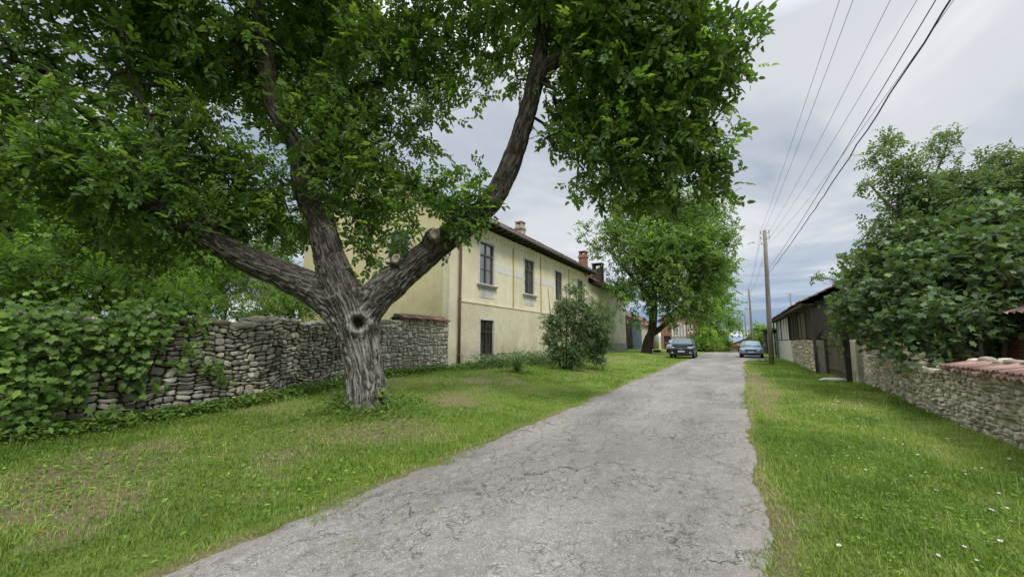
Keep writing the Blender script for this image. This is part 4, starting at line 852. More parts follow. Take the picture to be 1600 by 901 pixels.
def window(parent, fr, a0, a1, b0, b1, curtain='curtain', cols=2, rows=(.30, .65), sill=True, trim=True, label=None, wood='wood_win', arch=False):
    O, u, v, n = fr; f = MB(O, u, v, n); c0, c1 = -.13, -.06; w = .07
    f.box(a0, a0 + w, b0, b1, c0, c1); f.box(a1 - w, a1, b0, b1, c0, c1); f.box(a0 + w, a1 - w, b1 - w, b1, c0, c1); f.box(a0 + w, a1 - w, b0, b0 + w, c0, c1)
    h = b1 - b0; tr = b1 - h * rows[0]; f.box(a0 + w, a1 - w, tr - .05, tr + .04, c0, c1 + .012); m = (a0 + a1) / 2
    f.box(m - .045, m + .045, b0 + w, tr - .05, c0, c1 + .006); f.box(m - .03, m + .03, tr + .04, b1 - w, c0, c1 - .004)
    mid = b0 + (tr - b0) * .5; f.box(a0 + w, m - .045, mid - .02, mid + .02, c0, c1 - .01); f.box(m + .045, a1 - w, mid - .02, mid + .02, c0, c1 - .01)
    fo = f.build('window', M[wood], parent, bevel=.006)
    if label: fo['label'] = label
    g = MB(O, u, v, n); g.quad((a0 + w, b0 + w, c0 + .02), (a1 - w, b0 + w, c0 + .02), (a1 - w, b1 - w, c0 + .02), (a0 + w, b1 - w, c0 + .02)); g.build('pane', M['glass_c' if curtain else 'glass'] if curtain != 'curtain_brown' else M['glass_b'], fo)
    k = MB(O, u, v, n); nseg = 30; pts = []
    for i in range(nseg + 1):
        a = a0 + w + (a1 - a0 - 2 * w) * i / nseg; pts.append((a, .015 * math.sin(i * 1.7) + .008 * math.sin(i * 4.1)))
    for i in range(nseg): k.quad((pts[i][0], b0 + .08, c0 - .06 + pts[i][1]), (pts[i+1][0], b0 + .08, c0 - .06 + pts[i+1][1]), (pts[i+1][0], b1 - .1, c0 - .06 + pts[i+1][1]), (pts[i][0], b1 - .1, c0 - .06 + pts[i][1]))
    k.box(a0 - .05, a1 + .05, b0 - .05, b1 + .05, c0 - .5, c0 - .2); k.build('curtain', M[curtain], fo)
    if trim:
        t = MB(O, u, v, n); q = .10; t.box(a0 - q, a0 - .002, b0, b1 + q, .0, .028); t.box(a1 + .002, a1 + q, b0, b1 + q, .0, .028); t.box(a0 - .002, a1 + .002, b1 + .002, b1 + q, .0, .028); t.build('window_surround', M['white_trim'], fo)
    if sill:
        s = MB(O, u, v, n); s.box(a0 - .24, a1 + .24, b0 - .10, b0 - .03, -.05, .19); s.box(a0 - .18, a1 + .18, b0 - .17, b0 - .102, .0, .13); s.box(a0 - .13, a1 + .13, b0 - .22, b0 - .172, .0, .08); s.build('sill', M['white_trim'], fo, bevel=.01)
    return fo
def glassy(name, tint):
    t = NT(name); gl = t.n('ShaderNodeBsdfGlossy'); gl.inputs['Roughness'].default_value = .06; gl.inputs['Color'].default_value = (.8,.85,.9,1); tr = t.n('ShaderNodeBsdfTransparent'); tr.inputs[0].default_value = (*tint, 1)
    fr = t.n('ShaderNodeFresnel'); fr.inputs[0].default_value = 1.55; mx = t.n('ShaderNodeMixShader'); t.l(t.math('ADD', t.math('MULTIPLY', fr.outputs[0], .9), .16), mx.inputs[0]); t.l(tr.outputs[0], mx.inputs[1]); t.l(gl.outputs[0], mx.inputs[2]); t.l(mx.outputs[0], t.out.inputs['Surface']); return t.m
M['glass_c'] = glassy('pane_glass', (.88,.92,.94)); M['glass_b'] = glassy('pane_glass_dim', (.85,.82,.75))

HX, HY0, HY1, HY2 = -11.2, 14.1, 34.0, 47.4; SC = 3.47; EV = 7.45
house = empty('yellow_house', (HX, HY0, .3), 'long two storey yellow stucco house with a deep eave and tall sash windows', 'house')
hs = house
frF = ((HX, 0, 0), (0,1,0), (0,0,1), (1,0,0))
win_up = [(16.62, 18.0, 4.5, 6.68), (21.58, 22.95, 4.5, 6.68), (26.45, 27.75, 4.5, 6.68), (31.2, 32.5, 4.5, 6.68)]
win_lo = [(16.68, 17.95, .66, 2.63)]
U_ = MB(*frF); wall_panel(U_, HY0 + .62, HY1, SC, EV, win_up); U_.build('upper_wall', M['stucco_up'], hs)
L_ = MB(*frF); wall_panel(L_, HY0 + .62, HY1, -.2, SC - .06, win_lo); L_.quad((HY0 + .62, SC - .06, 0), (HY1, SC - .06, 0), (HY1, SC, -.03), (HY0 + .62, SC, -.03)); lo_ = L_.build('lower_wall', M['stucco_low'], hs)
lo_.location.x += .03
s_ = MB(*frF); s_.box(HY0 + .62, HY1, SC - .062, SC - .012, -.02, .06); s_.build('string_course', M['stucco_low'], hs)
p_ = MB(*frF); p_.box(HY0 - .02, HY0 + .615, -.2, EV - .05, -.3, .07); p_.build('corner_pilaster', M['stucco_up'], hs, bevel=.01)
for y in (20.15, 23.95, 29.2):
    q_ = MB(*frF); q_.box(y - .05, y + .05, SC, EV - .12, 0, .045); q_.build('pilaster_strip', M['trim_ochre'], hs)
c_ = MB(*frF)
c_.box(HY0 + .62, HY1, EV - .16, EV - .06, .0, .09); c_.box(HY0 + .62, HY1, EV - .28, EV - .162, .0, .04)
y = HY0 + .8
while y < HY1 - .2: c_.box(y, y + .16, EV - .46, EV - .282, .0, .035); y += .42
c_.build('cornice', M['stucco_up'], hs)
for k, (a0, a1, b0, b1) in enumerate(win_up):
    window(hs, frF, a0, a1, b0, b1, 'curtain'); ap = MB(*frF); ap.box(a0 + .03, a1 - .03, b0 - .72, b0 - .23, 0, .02); ap.build('apron_panel', M['white_trim'], hs)
for a0, a1, b0, b1 in ((18.25, 20.0, 5.3, 5.75), (20.3, 21.4, 5.35, 5.8), (23.2, 23.85, 5.3, 5.75), (24.1, 26.2, 5.35, 5.75), (28.1, 29.1, 5.3, 5.75)):
    ap = MB(*frF); ap.box(a0, a1, b0, b1, 0, .012); ap.build('whitewash_patch', M['stucco_white'], hs)
for a0, a1, b0, b1 in win_lo: window(hs, ((HX + .03, 0, 0),) + frF[1:], a0, a1, b0, b1, 'curtain_brown', sill=False, wood='wood_dark', label='ground floor window with brown curtains')
t_ = MB((HX + .03, 0, 0), *frF[1:]); t_.box(16.5, 18.1, .5, .655, -.1, .05); t_.build('window_ledge', M['concrete'], hs)
# gable wall facing the walnut
frG = ((0, HY0, 0), (1,0,0), (0,0,1), (0,-1,0)); GX0 = -22.0; gm = (HX + GX0) / 2; GH = 3.45
G_ = MB(*frG); gw = [(-15.0, -13.66, 4.9, 7.0)]; wall_panel(G_, GX0, HX, -.2, EV, gw); G_.quad((GX0, EV, 0), (HX, EV, 0), (gm, EV + GH, 0)); G_.build('gable_wall', M['stucco_gable'], hs)
for a0, a1, b0, b1 in gw: window(hs, frG, a0, a1, b0, b1, 'curtain')
bk = MB(); bk.quad((GX0, HY0, -.2), (GX0, HY2, -.2), (GX0, HY2, EV - .6), (GX0, HY0, EV)); bk.quad((GX0, HY1, EV), (HX, HY1, EV), (gm, HY1, EV + GH)); bk.quad((GX0, HY1, 0), (HX, HY1, 0), (HX, HY1, EV), (GX0, HY1, EV)); bk.build('rear_wall', M['stucco_gable'], hs)
# roof: tile sheet on both slopes, soffit, fascia, rafter tails
def tiles(name, eave, ridge, y0, y1, parent, mat, pitch=.24, row=.36):
    ex, ez = eave; rx_, rz_ = ridge; n = int((y1 - y0) / pitch * 6); L = math.hypot(rx_ - ex, rz_ - ez); m = int(L / row); ys = np.linspace(y0, y1, n + 1); V = []; rn = []
    nxn, nzn = -(rz_ - ez) / L, (rx_ - ex) / L
    if nzn < 0: nxn, nzn = -nxn, -nzn
    rr = np.random.default_rng(9); jit = rr.random((m * 2 + 2, int((y1 - y0) / pitch) + 2))
    for k in range(m * 2 + 1):
        r0 = (k + 1) // 2 / m; lift = .05 if k % 2 == 1 or k == 0 else .015; r0 = min(1, r0 if k % 2 == 0 else (k // 2) / m + .0008 + .0)
        if k % 2 == 0 and k > 0: r0 = k // 2 / m
        c = .05 * np.abs(np.sin(ys * math.pi / pitch)) + lift + (vnoise(ys * 1.5, ys * 0 + r0 * 9, s=14) - .5) * .05
        x = ex + (rx_ - ex) * r0 + nxn * c; z = ez + (rz_ - ez) * r0 + nzn * c; V.append(np.stack([x, ys, z], 1)); rn.append(jit[k // 2, np.minimum(((ys - y0) / pitch).astype(int), jit.shape[1] - 1)])
    V = np.concatenate(V); N2 = n + 1; K = m * 2 + 1; idx = np.arange(K * N2).reshape(K, N2); Q = np.stack([idx[:-1,:-1], idx[:-1,1:], idx[1:,1:], idx[1:,:-1]], -1).reshape(-1, 4)
    return mesh_np(name, V, [Q], mat, parent, attrs={'rnd': np.concatenate(rn)})
OV = .68
ro = tiles('roof', (HX + OV, EV + .20), (gm, EV + GH + .42), HY0 - .35, HY1 + .3, hs, M['tile_brown']); tiles('roof', (GX0 - OV, EV + .20), (gm, EV + GH + .42), HY0 - .35, HY1 + .3, hs, M['tile_brown'])
e_ = MB(); e_.box(HX, HX + OV, HY0 - .3, HY1 + .25, EV + .1, EV + .125); e_.quad((HX + OV, HY0 - .3, EV + .12), (gm, HY0 - .3, EV + GH + .36), (gm, HY1 + .25, EV + GH + .36), (HX + OV, HY1 + .25, EV + .12)); e_.quad((GX0 - OV, HY0 - .3, EV + .12), (gm, HY0 - .3, EV + GH + .36), (gm, HY1 + .25, EV + GH + .36), (GX0 - OV, HY1 + .25, EV + .12)); e_.build('soffit', M['wood_soffit'], hs)
y = HY0 - .2
while y < HY1 + .2: e_ = MB(); e_.box(HX - .02, HX + OV - .03, y, y + .09, EV - .03, EV + .098); e_.build('rafter_tail', M['wood_dark'], hs); y += .62
e_ = MB(); e_.box(HX + OV + .002, HX + OV + .03, HY0 - .33, HY1 + .28, EV + .03, EV + .2); e_.build('fascia', M['wood_dark'], hs)
d_ = MB(); d_.tube([(HX + .18, HY0 + .66, .32), (HX + .18, HY0 + .66, 3.4), (HX + .19, HY0 + .67, 6.9), (HX + .55, HY0 + .7, 7.4)], .065, 12)
for z in (.9, 3.5, 5.8): d_.tube([(HX + .18, HY0 + .66, z), (HX + .18, HY0 + .66, z + .07)], .08, 12)
d_.build('downpipe', M['pipe'], hs, smooth=True)
g_ = MB(); g_.tube([(HX + OV + .08, HY0 - .3, EV + .12), (HX + OV + .08, HY1 + .2, EV + .10)], .07, 10); g_.build('gutter', M['steel'], hs, smooth=True)
def chimney(x, y, z0, z1, w, d, mat, lab, cap='brick'):
    c = MB(); c.box(x - w/2, x + w/2, y - d/2, y + d/2, z0, z1); c.box(x - w/2 - .06, x + w/2 + .06, y - d/2 - .06, y + d/2 + .06, z1 - .3, z1 - .16); o = c.build('chimney', M[mat], hs, bevel=.01); o['label'] = lab
    k = MB()
    for sx in (-1, 1):
        for sy in (-1, 1): k.box(x + sx * w * .36 - .06, x + sx * w * .36 + .06, y + sy * d * .36 - .06, y + sy * d * .36 + .06, z1, z1 + .22)
    k.box(x - w/2 - .03, x + w/2 + .03, y - d/2 - .03, y + d/2 + .03, z1 + .22, z1 + .30); k.build('chimney_cap', M[cap], o, bevel=.008)
def on_roof(px, py, y):
    a = at(px, py, 1.0); t = y / a[1]; return a[0] * t, EYE + (a[2] - EYE) * t
chx, chz = on_roof(813, 348, 25.5); chimney(chx, 25.5, EV + .4, chz - .25, .55, .6, 'brick_pale', 'pale limewashed brick chimney', 'brick_pale')
chx, chz = on_roof(911, 392, 33.0); chimney(chx, 33.0, EV - .2, chz - .35, .62, .65, 'brick', 'orange brick chimney')
# lower far part of the house
EW = 6.72
w_ = MB(*frF); wall_panel(w_, HY1, HY2, -.2, EW, []); w_.frame((0, HY2, 0), (1,0,0), (0,0,1), (0,1,0)); w_.quad((GX0, -.2, 0), (HX, -.2, 0), (HX, EW, 0), (gm, EW + GH, 0), (GX0, EW, 0)); fw_ = w_.build('far_wing_wall', M['stucco_end'], hs)
pl = MB(*frF); pl.box(HY1 + .01, HY2 + .03, -.2, 1.35, -.02, .04); pl.build('plinth', M['concrete'], hs)
tiles('roof', (HX + .5, EW + .15), (gm, EW + GH + .36), HY1 + .35, HY2 + .3, hs, M['tile_brown']); tiles('roof', (GX0 - .5, EW + .15), (gm, EW + GH + .36), HY1 + .35, HY2 + .3, hs, M['tile_brown'])
e_ = MB(); e_.box(HX, HX + .5, HY1 + .3, HY2 + .25, EW + .05, EW + .08); e_.box(HX + .5, HX + .53, HY1 + .3, HY2 + .28, EW - .02, EW + .14); e_.quad((HX + .5, HY1 + .3, EW + .08), (gm, HY1 + .3, EW + GH + .28), (gm, HY2 + .25, EW + GH + .28), (HX + .5, HY2 + .25, EW + .08)); e_.build('soffit', M['wood_dark'], hs)
chx, chz = on_roof(934, 412, 38.0)
c = MB(); x = chx; 
for dx0, dx1, dy0, dy1 in ((-.45,.45,-.45,-.22), (-.45,.45,.22,.45), (-.45,-.22,-.22,.22), (.22,.45,-.22,.22)): c.box(x + dx0, x + dx1, 38 + dy0, 38 + dy1, EW + .2, chz - .55)
for sx in (-1, 1): c.box(x + sx * .38 - .07, x + sx * .38 + .07, 37.55, 38.45, chz - .55, chz - .12)
c.box(x - .5, x + .5, 37.5, 38.5, chz - .12, chz); o = c.build('chimney', M['brick_soot'], hs, bevel=.01); o['label'] = 'tall sooty brick chimney with an open top'
for o in list(hs.children): o.location = Vector(o.location) - hs.location

# low stone edging and stones under the house front
mb_pos = []; mb_s = []
for yy in np.arange(17.5, 25, .26): mb_pos.append((-9.9 + .25 * math.sin(yy) + r_.uniform(-.05,.05), yy, float(H(-9.9, yy)) + .05)); mb_s.append((r_.uniform(.09,.15), r_.uniform(.1,.17), r_.uniform(.06,.11)))
V, T, RN = lumps(mb_pos, mb_s, r_); o = mesh_np('stone_edging', V, [T], M['stone_mort'], None, smooth=True, attrs={'rnd': RN}); tag(o, 'low row of pinkish rubble stones edging the bed before the yellow house', 'edging')

# ------------------------------------------------------------------ gate and buildings beyond the house
def gz(x, y): return float(H(x, y))
g = empty('yard_gate', (-11.2, 47.6, gz(-11.2, 48)), 'tall dull blue double gate standing open beside the pale house end', 'gate')
z = gz(-11.2, 50)
m_ = MB(); m_.box(-11.35, -11.15, 47.55, 47.75, z - .2, 4.2); m_.box(-11.35, -11.15, 54.9, 55.1, z - .2, 4.2); m_.box(-11.35, -11.15, 47.5, 55.1, 4.2, 4.45); m_.build('gate_frame', M['wood_dark'], g)
m_ = MB((-11.1, 50.2, z), (.35, .94, 0), (0,0,1), (.94, -.35, 0))
for k in range(8): m_.box(k * .2, k * .2 + .19, .1, 3.5, 0, .04)
m_.box(0, 1.6, .5, .65, .04, .08); m_.box(0, 1.6, 2.8, 2.95, .04, .08); m_.build('gate_leaf', M['blue_gate'], g)
m_ = MB((-11.0, 52.2, z), (.1, 1, 0), (0,0,1), (1, -.1, 0))
for k in range(10): m_.box(k * .2, k * .2 + .19, .1, 3.5, 0, .04)
m_.build('gate_leaf', M['blue_gate'], g)
m_ = MB(); m_.box(-16, -11.4, 55.2, 55.3, -.2, 4); m_.box(-16.1, -16, 47.6, 55.2, -.2, 4); m_.build('yard_shade_backing', M['wood_dark'], g)  # dark sheets stand in for the shade seen through the open gateway
for o in list(g.children): o.location = Vector(o.location) - g.location

def gabled(name, x0, x1, y0, y1, zb, ze, rise, lab, wallm, roofm, axis='y', ov=.35, openings=(), sideo=(), group=None):
    root = empty(name, ((x0 + x1) / 2, y0, zb), lab, 'house', group); w = MB()
    w.frame((0, y0, 0), (1,0,0), (0,0,1), (0,-1,0)); wall_panel(w, x0, x1, zb - .5, ze, list(openings))
    w.frame((x1, 0, 0), (0,1,0), (0,0,1), (1,0,0)); wall_panel(w, y0, y1, zb - .5, ze, list(sideo)); w.frame((0,0,0)); w.quad((x0, y1, zb-.5), (x1, y1, zb-.5), (x1, y1, ze), (x0, y1, ze)); w.quad((x0, y0, zb-.5), (x0, y1, zb-.5), (x0, y1, ze), (x0, y0, ze))
    if axis == 'y':
        m = (x0 + x1) / 2
        w.quad((x0, y0, ze), (x1, y0, ze), (m, y0, ze + rise)); w.quad((x0, y1, ze), (x1, y1, ze), (m, y1, ze + rise)); w.build('wall', M[wallm], root)
        for s, e in ((1, x1 + ov), (-1, x0 - ov)): tiles('roof', (e, ze - rise * ov / (x1 - m) + .08), (m, ze + rise + .08), y0 - ov, y1 + ov, root, M[roofm])
    else:
        w.build('wall', M[wallm], root)
    for o in list(root.children): o.location = Vector(o.location) - root.location
    return root
def opening(root, mat, O, u, n, a0, a1, b0, b1, name='door', d=-.12):
    m_ = MB(O, u, (0,0,1), n); k = int((a1 - a0) / .16) + 1; st = (a1 - a0) / k
    for i in range(k): m_.box(a0 + i * st, a0 + (i + 1) * st - .012, b0, b1, d - .04, d)
    m_.box(a0, a1, b0 + .2, b0 + .3, d + .002, d + .03); m_.box(a0, a1, b1 - .35, b1 - .25, d + .002, d + .03); o = m_.build(name, M[mat], root); o.location = Vector(o.location) - root.location; return o
r1 = gabled('cream_outbuilding', -17, -11.2, 55.5, 70, .2, 3.9, 1.8, 'cream stone and plaster outbuilding behind the leaning walnut trunk', 'stucco_cream', 'tile_red', sideo=[(63.5, 65.0, .4, 2.9)])
opening(r1, 'blue_gate', (-11.2, 0, 0), (0,1,0), (1,0,0), 63.5, 65.0, .4, 2.9)
r2 = gabled('brick_house', -9.3, -4.75, 60, 69, .2, 4.5, 1.5, 'red brick house with a limewashed left half just behind the black car', 'brick', 'tile_red', openings=[(-5.8, -5.0, 2.6, 3.9), (-8.9, -8.0, .3, 2.3)], sideo=[(62, 63.2, 1.8, 3.2)])
opening(r2, 'wood_dark', (0, 60, 0), (1,0,0), (0,-1,0), -8.9, -8.0, .3, 2.3); opening(r2, 'wood_white', (0, 60, 0), (1,0,0), (0,-1,0), -5.8, -5.0, 2.6, 3.9, 'shutter'); opening(r2, 'wood_white', (-4.75, 0, 0), (0,1,0), (1,0,0), 62, 63.2, 1.8, 3.2, 'shutter')
m_ = MB(); m_.box(-7.9, -6.0, 59.96, 59.985, -.2, 4.2); o = m_.build('limewashed_wall', M['brick_pale'], r2); o.location = -r2.location
for k in range(5):
    m_ = MB(); m_.box(-7.8 + k * .4, -7.6 + k * .4, 59.9, 59.955, 2.2, 4.0); o = m_.build('white_board', M['wood_white'], r2); o.location = -r2.location
r3 = gabled('orange_roofed_house', -.9, 5.5, 76, 84, -1.6, .9, 1.3, 'small far house with a bright orange roof at the end of the lane', 'stucco_cream', 'tile_orange', openings=[(.2, .9, -.7, .4)])
# far house roof faces the lane: a hipped front slope
opening(r3, 'wood_dark', (0, 76, 0), (1,0,0), (0,-1,0), .2, .9, -.7, .4, 'window')
m_ = MB(); m_.quad((-1.3, 75.6, .82), (5.9, 75.6, .82), (2.3, 79.5, 2.35)); o = mesh_np('roof', m_.V, [np.array(m_.F)], M['tile_orange'], r3, attrs={'rnd': [.2, .6, .9]}); o.location = -r3.location

# ------------------------------------------------------------------ the long shed on the right
sh = empty('long_shed', (3.1, 22, .1), 'long low timber shed on a stone base, dark boards near and flaking white boards far', 'shed')
SX = 3.1; frS = ((SX, 0, 0), (0,1,0), (0,0,1), (-1,0,0))
def fS(s): y = 22.0 + np.asarray(s, float); return SX + 0 * y, y, -np.ones_like(y), np.zeros_like(y)
V, Q, T, RN = stone_face(fS, 8.9, lambda s: H(3.1 + 0*s, 22 + s) - .1, lambda s: 1.62 + 0 * s, .05, r_, 2.4, gap=.012, thick=.03, depth=.02, rough=.15)
mesh_np('stone_base', V, [Q, T], M['stone_right'], sh, smooth=True, attrs={'rnd': RN})
m_ = MB(); m_.box(SX, 9.3, 22, 30.9, -.3, 1.6); m_.build('base_wall', M['mortar_tan'], sh)
m_ = MB(); m_.box(SX - .04, 9.3, 30.9, 39.7, -.3, 1.62); m_.build('plastered_base', M['stucco_white'], sh, bevel=.02)
m_ = MB(*frS); y = 22.0
while y < 30.8:
    w = random.uniform(.16, .3); t0 = random.uniform(0, .06)
    if random.random() > .06: m_.box(y, y + w - .012, 1.62 + t0, 3.2, -.02 + random.uniform(-.01, .02), .02)
    y += w
m_.build('board_wall', M['wood_dark'], sh)
m_ = MB(*frS); 
for y0_, y1_ in ((24.3, 25.6), (25.9, 26.7)):
    for k in range(4): m_.box(y0_ + (y1_ - y0_) * k / 4, y0_ + (y1_ - y0_) * (k + 1) / 4 - .015, 1.66, 2.95, .042, .07)
m_.build('patched_boards', M['wood_brown'], sh)
y = 31.0; k = 0
while y < 39.4:
    w = random.uniform(.5, .8)
    if k % 3 != 2: m_ = MB(*frS); m_.box(y, y + w - .02, 1.66, 3.1, .0, .07); m_.build('white_board', M['wood_white'], sh)
    y += w; k += 1
m_ = MB(); m_.box(SX + .06, 9.2, 22.05, 42, 1.6, 3.3); m_.add([(3.16, 22.06, 3.2), (9.2, 22.06, 3.2), (6.2, 22.06, 4.8), (3.16, 42, 3.2), (9.2, 42, 3.2), (6.2, 42, 4.8)], [(0,1,2), (3,4,5), (0,1,4,3), (0,2,5,3), (1,2,5,4)]); m_.box(SX + .3, 9.2, 39.7, 42.6, -.3, 3.1); m_.build('interior_shade_fill', M['black'], sh)  # black fill stands in for the unlit inside of the shed
for y in (22.0, 26.8, 30.95, 36, 39.6, 42.5): m_ = MB(*frS); m_.box(y - .09, y + .09, 0.0 if y in (22.0, 42.5) else 1.62, 3.15, .03, .12); m_.build('post', M['wood_dark'], sh)
m_ = MB(*frS)
for k in range(12): m_.box(39.75 + k * .22, 39.75 + k * .22 + .21, .22, 2.3, -.04, .0)
m_.box(39.75, 42.4, .5, .62, 0, .03); m_.box(39.75, 42.4, 1.8, 1.92, 0, .03); m_.build('door', M['green_gate'], sh)
tiles('roof', (2.62, 3.26), (6.2, 5.0), 21.6, 43, sh, M['tile_brown']); tiles('roof', (9.8, 3.26), (6.2, 5.0), 21.6, 43, sh, M['tile_brown'])
m_ = MB(); m_.box(2.66, 3.1, 21.65, 42.95, 3.16, 3.19); m_.box(2.62, 2.66, 21.65, 42.95, 3.1, 3.24); m_.quad((2.64, 21.65, 3.22), (6.2, 21.65, 4.96), (6.2, 42.9, 4.96), (2.64, 42.9, 3.22)); m_.quad((9.76, 21.65, 3.22), (6.2, 21.65, 4.96), (6.2, 42.9, 4.96), (9.76, 42.9, 3.22)); m_.build('soffit', M['wood_dark'], sh)
m_ = MB((0, 22.02, 0), (1,0,0), (0,0,1), (0,-1,0)); m_.quad((3.1, 1.6, 0), (9.3, 1.6, 0), (9.3, 3.2, 0), (6.2, 4.85, 0), (3.1, 3.2, 0)); m_.build('gable_boards', M['wood_dark'], sh)
for o in list(sh.children): o.location = Vector(o.location) - sh.location
# small grey shed further on
s2 = empty('grey_lean_to', (3.2, 47, .1), 'small grey metal and stone lean-to beyond the green shed door', 'shed')
m_ = MB(); m_.box(3.0, 5.5, 46.5, 52, -.2, 1.35); m_.build('base_wall', M['mortar_grey'], s2); m_ = MB(); m_.box(3.0, 5.4, 46.6, 51.9, 1.35, 2.3); m_.build('metal_wall', M['concrete'], s2)
m_ = MB(); m_.box(2.6, 5.8, 50.5, 57, 2.75, 2.87); m_.box(2.9, 5.5, 52.2, 56.8, -.2, 2.75); m_.build('roof', M['wood_dark'], s2)
for o in list(s2.children): o.location = Vector(o.location) - s2.location
# dark wooden gate between shed and low wall
gt = empty('wooden_gate', (3.5, 20.2, .05), 'old dark wooden gate half hidden by leaves between shed and low wall', 'gate')
m_ = MB((3.45, 18.5, 0), (0,1,0), (0,0,1), (-1,0,0))
for k in range(15): m_.box(k * .22, k * .22 + .205, .12 + random.uniform(-.03,.03), 1.75 + random.uniform(-.05,.05), -.03, .0)
m_.box(0, 3.3, .4, .52, .002, .04); m_.box(0, 3.3, 1.4, 1.52, .002, .04); m_.build('gate_leaf', M['wood_brown'], gt)
m_ = MB(); m_.box(3.35, 3.53, 18.36, 18.5, -.1, 2.05); m_.build('post', M['wood_dark'], gt); m_ = MB(); m_.box(3.35, 3.53, 21.82, 21.97, -.1, 2.1); m_.build('post', M['wood_dark'], gt)
for o in list(gt.children): o.location = Vector(o.location) - gt.location
V, T, RN = lumps([(3.05, 18.9, .12)], [(.30, .55, .09)], r_); o = mesh_np('stone_step', V, [T], M['stone_mort'], None, smooth=True, attrs={'rnd': RN * 0 + .8}); tag(o, 'flat pale stone slab lying in the grass before the wooden gate', 'stone slab')
# ruined brick outhouse behind the fig
bh = empty('ruined_brick_outhouse', (5.4, 12, 0), 'ruined brick outhouse with loose timbers and tiles behind the fig and low wall', 'ruin')
m_ = MB(); m_.box(5.3, 5.55, 5.0, 9.2, -.2, 1.35, j=.02); m_.box(5.3, 5.56, 9.2, 17, -.2, 2.1, j=.02); m_.box(5.55, 10, 16.8, 17.05, -.2, 3.2, j=.02); m_.box(5.55, 11, 5.0, 5.25, -.2, 2.3); m_.build('wall', M['brick'], bh)
for pts, rr in (([(4.9, 4.5, 1.55), (5.2, 10, 1.62)], .09), ([(5.2, 9.3, 1.5), (5.9, 13.4, 2.5)], .07), ([(5.0, 12.8, .9), (5.35, 12.9, 2.9)], .04), ([(5.4, 8.2, 1.3), (9.4, 8.6, 3.1)], .08)): m_ = MB(); m_.tube(pts, rr, 7); m_.build('timber', M['wood_brown'], bh)
tiles('roof', (5.0, 2.05), (9.5, 4.3), 9.0, 17.2, bh, M['tile_red']); m_ = MB(); m_.quad((5.05, 9.0, 2.0), (9.5, 9.0, 4.2), (9.5, 17.2, 4.2), (5.05, 17.2, 2.0)); m_.build('roof_boards', M['wood_dark'], bh)
pos = [(r_.uniform(4.4, 5.2), r_.uniform(3, 9), r_.uniform(.1, .95)) for _ in range(130)]; V, T, RN = lumps(pos, [(r_.uniform(.1,.22), r_.uniform(.08,.2), r_.uniform(.04,.1)) for _ in pos], r_); mesh_np('rubble', V, [T], M['tile_red'], bh, smooth=False, attrs={'rnd': RN})
for o in list(bh.children): o.location = Vector(o.location) - bh.location

# ---- fig tree and its neighbours over the right wall
fd = 9.4
plant('fig_tree', 'large spreading fig with lobed leaves leaning over the low stone wall', 'tree', (0,0,0),
    [([np.array([4.6 + dx, 12.5 + dy, -.1]), np.array([4.6 + dx * 1.8, 12.5 + dy * 1.8, 1.3]), np.array([4.7 + dx * 3.2, 12.6 + dy * 3, 2.6])], [.05, .042, .025]) for dx, dy in ((0,0),(.25,-.4),(-.2,.6),(.3,.5))],
    [B(1400,470,10.5,.9), B(1450,440,10,1.0), B(1510,430,9.6,1.1), B(1580,420,9,1.0), B(1540,490,9,.8), B(1470,500,9,.75), B(1400,515,10,.6), B(1440,545,9,.35,.9), B(1350,480,12,.85), B(1380,420,12,1.0), B(1460,380,11,1.0), B(1540,370,10.5,1.1), B(1600,480,8.6,.6), B(1530,545,9,.3,.6), B(1620,380,9.5,1.1), B(1650,440,9,1.0), B(1360,520,11.5,.45), B(1420,560,9,.25,1), B(1480,545,8.8,.3,.8), B(1455,565,8.6,.18,.9), B(1395,545,9.6,.35,1), B(1560,520,8.4,.35,.8), B(1600,505,8.2,.35,.7)],
    M['leaf_fig'], LOBED, .28, 9, 1.1, 'bark_pale', 51, spread=.10, trunkname='stem', r0=.006, droop=.35, flat=.55, rmax=.035)
plant('ash_tree', 'airy grey green tree with open branches rising above the fig', 'tree', (0,0,0),
    [([np.array([6.0, 15.5, -.1]), np.array([5.9, 15.2, 2.0]), at(1460,400,12), at(1450,330,12), at(1440,270,12)], [.11,.10,.08,.05,.02]), ([at(1470,430,12), at(1530,350,12), at(1560,280,11.8)], [.07,.05,.02]), ([at(1440,360,12), at(1390,320,12), at(1355,285,12)], [.06,.045,.015]), ([at(1450,300,12), at(1475,240,12), at(1485,210,12)], [.04,.03,.01])],
    [B(1370,245,12,.35,1), B(1390,225,12,.4,1), B(1400,265,12,.5), B(1350,300,12,.30,.9), B(1335,310,12,.18,.7), B(1370,320,12,.3,.7), B(1345,360,12,.25,.7), B(1420,300,12,.7), B(1440,340,12,.8), B(1470,215,12,.35,.8), B(1455,240,12,.4), B(1490,205,12,.25,.7), B(1490,270,12,.45), B(1480,320,11.8,.8), B(1540,310,11.5,.9), B(1550,255,11.5,.45), B(1580,270,11.5,.6), B(1600,290,11,.8), B(1520,360,11.5,.9), B(1600,360,11,1), B(1660,280,11,.9), B(1400,380,12,.7), B(1380,350,12.2,.3)],
    M['leaf_ash'], SPRIG, .30, 8, 1.15, 'bark_pale', 52, spread=.09, r0=.006, droop=.05, flat=.6, rmax=.045)
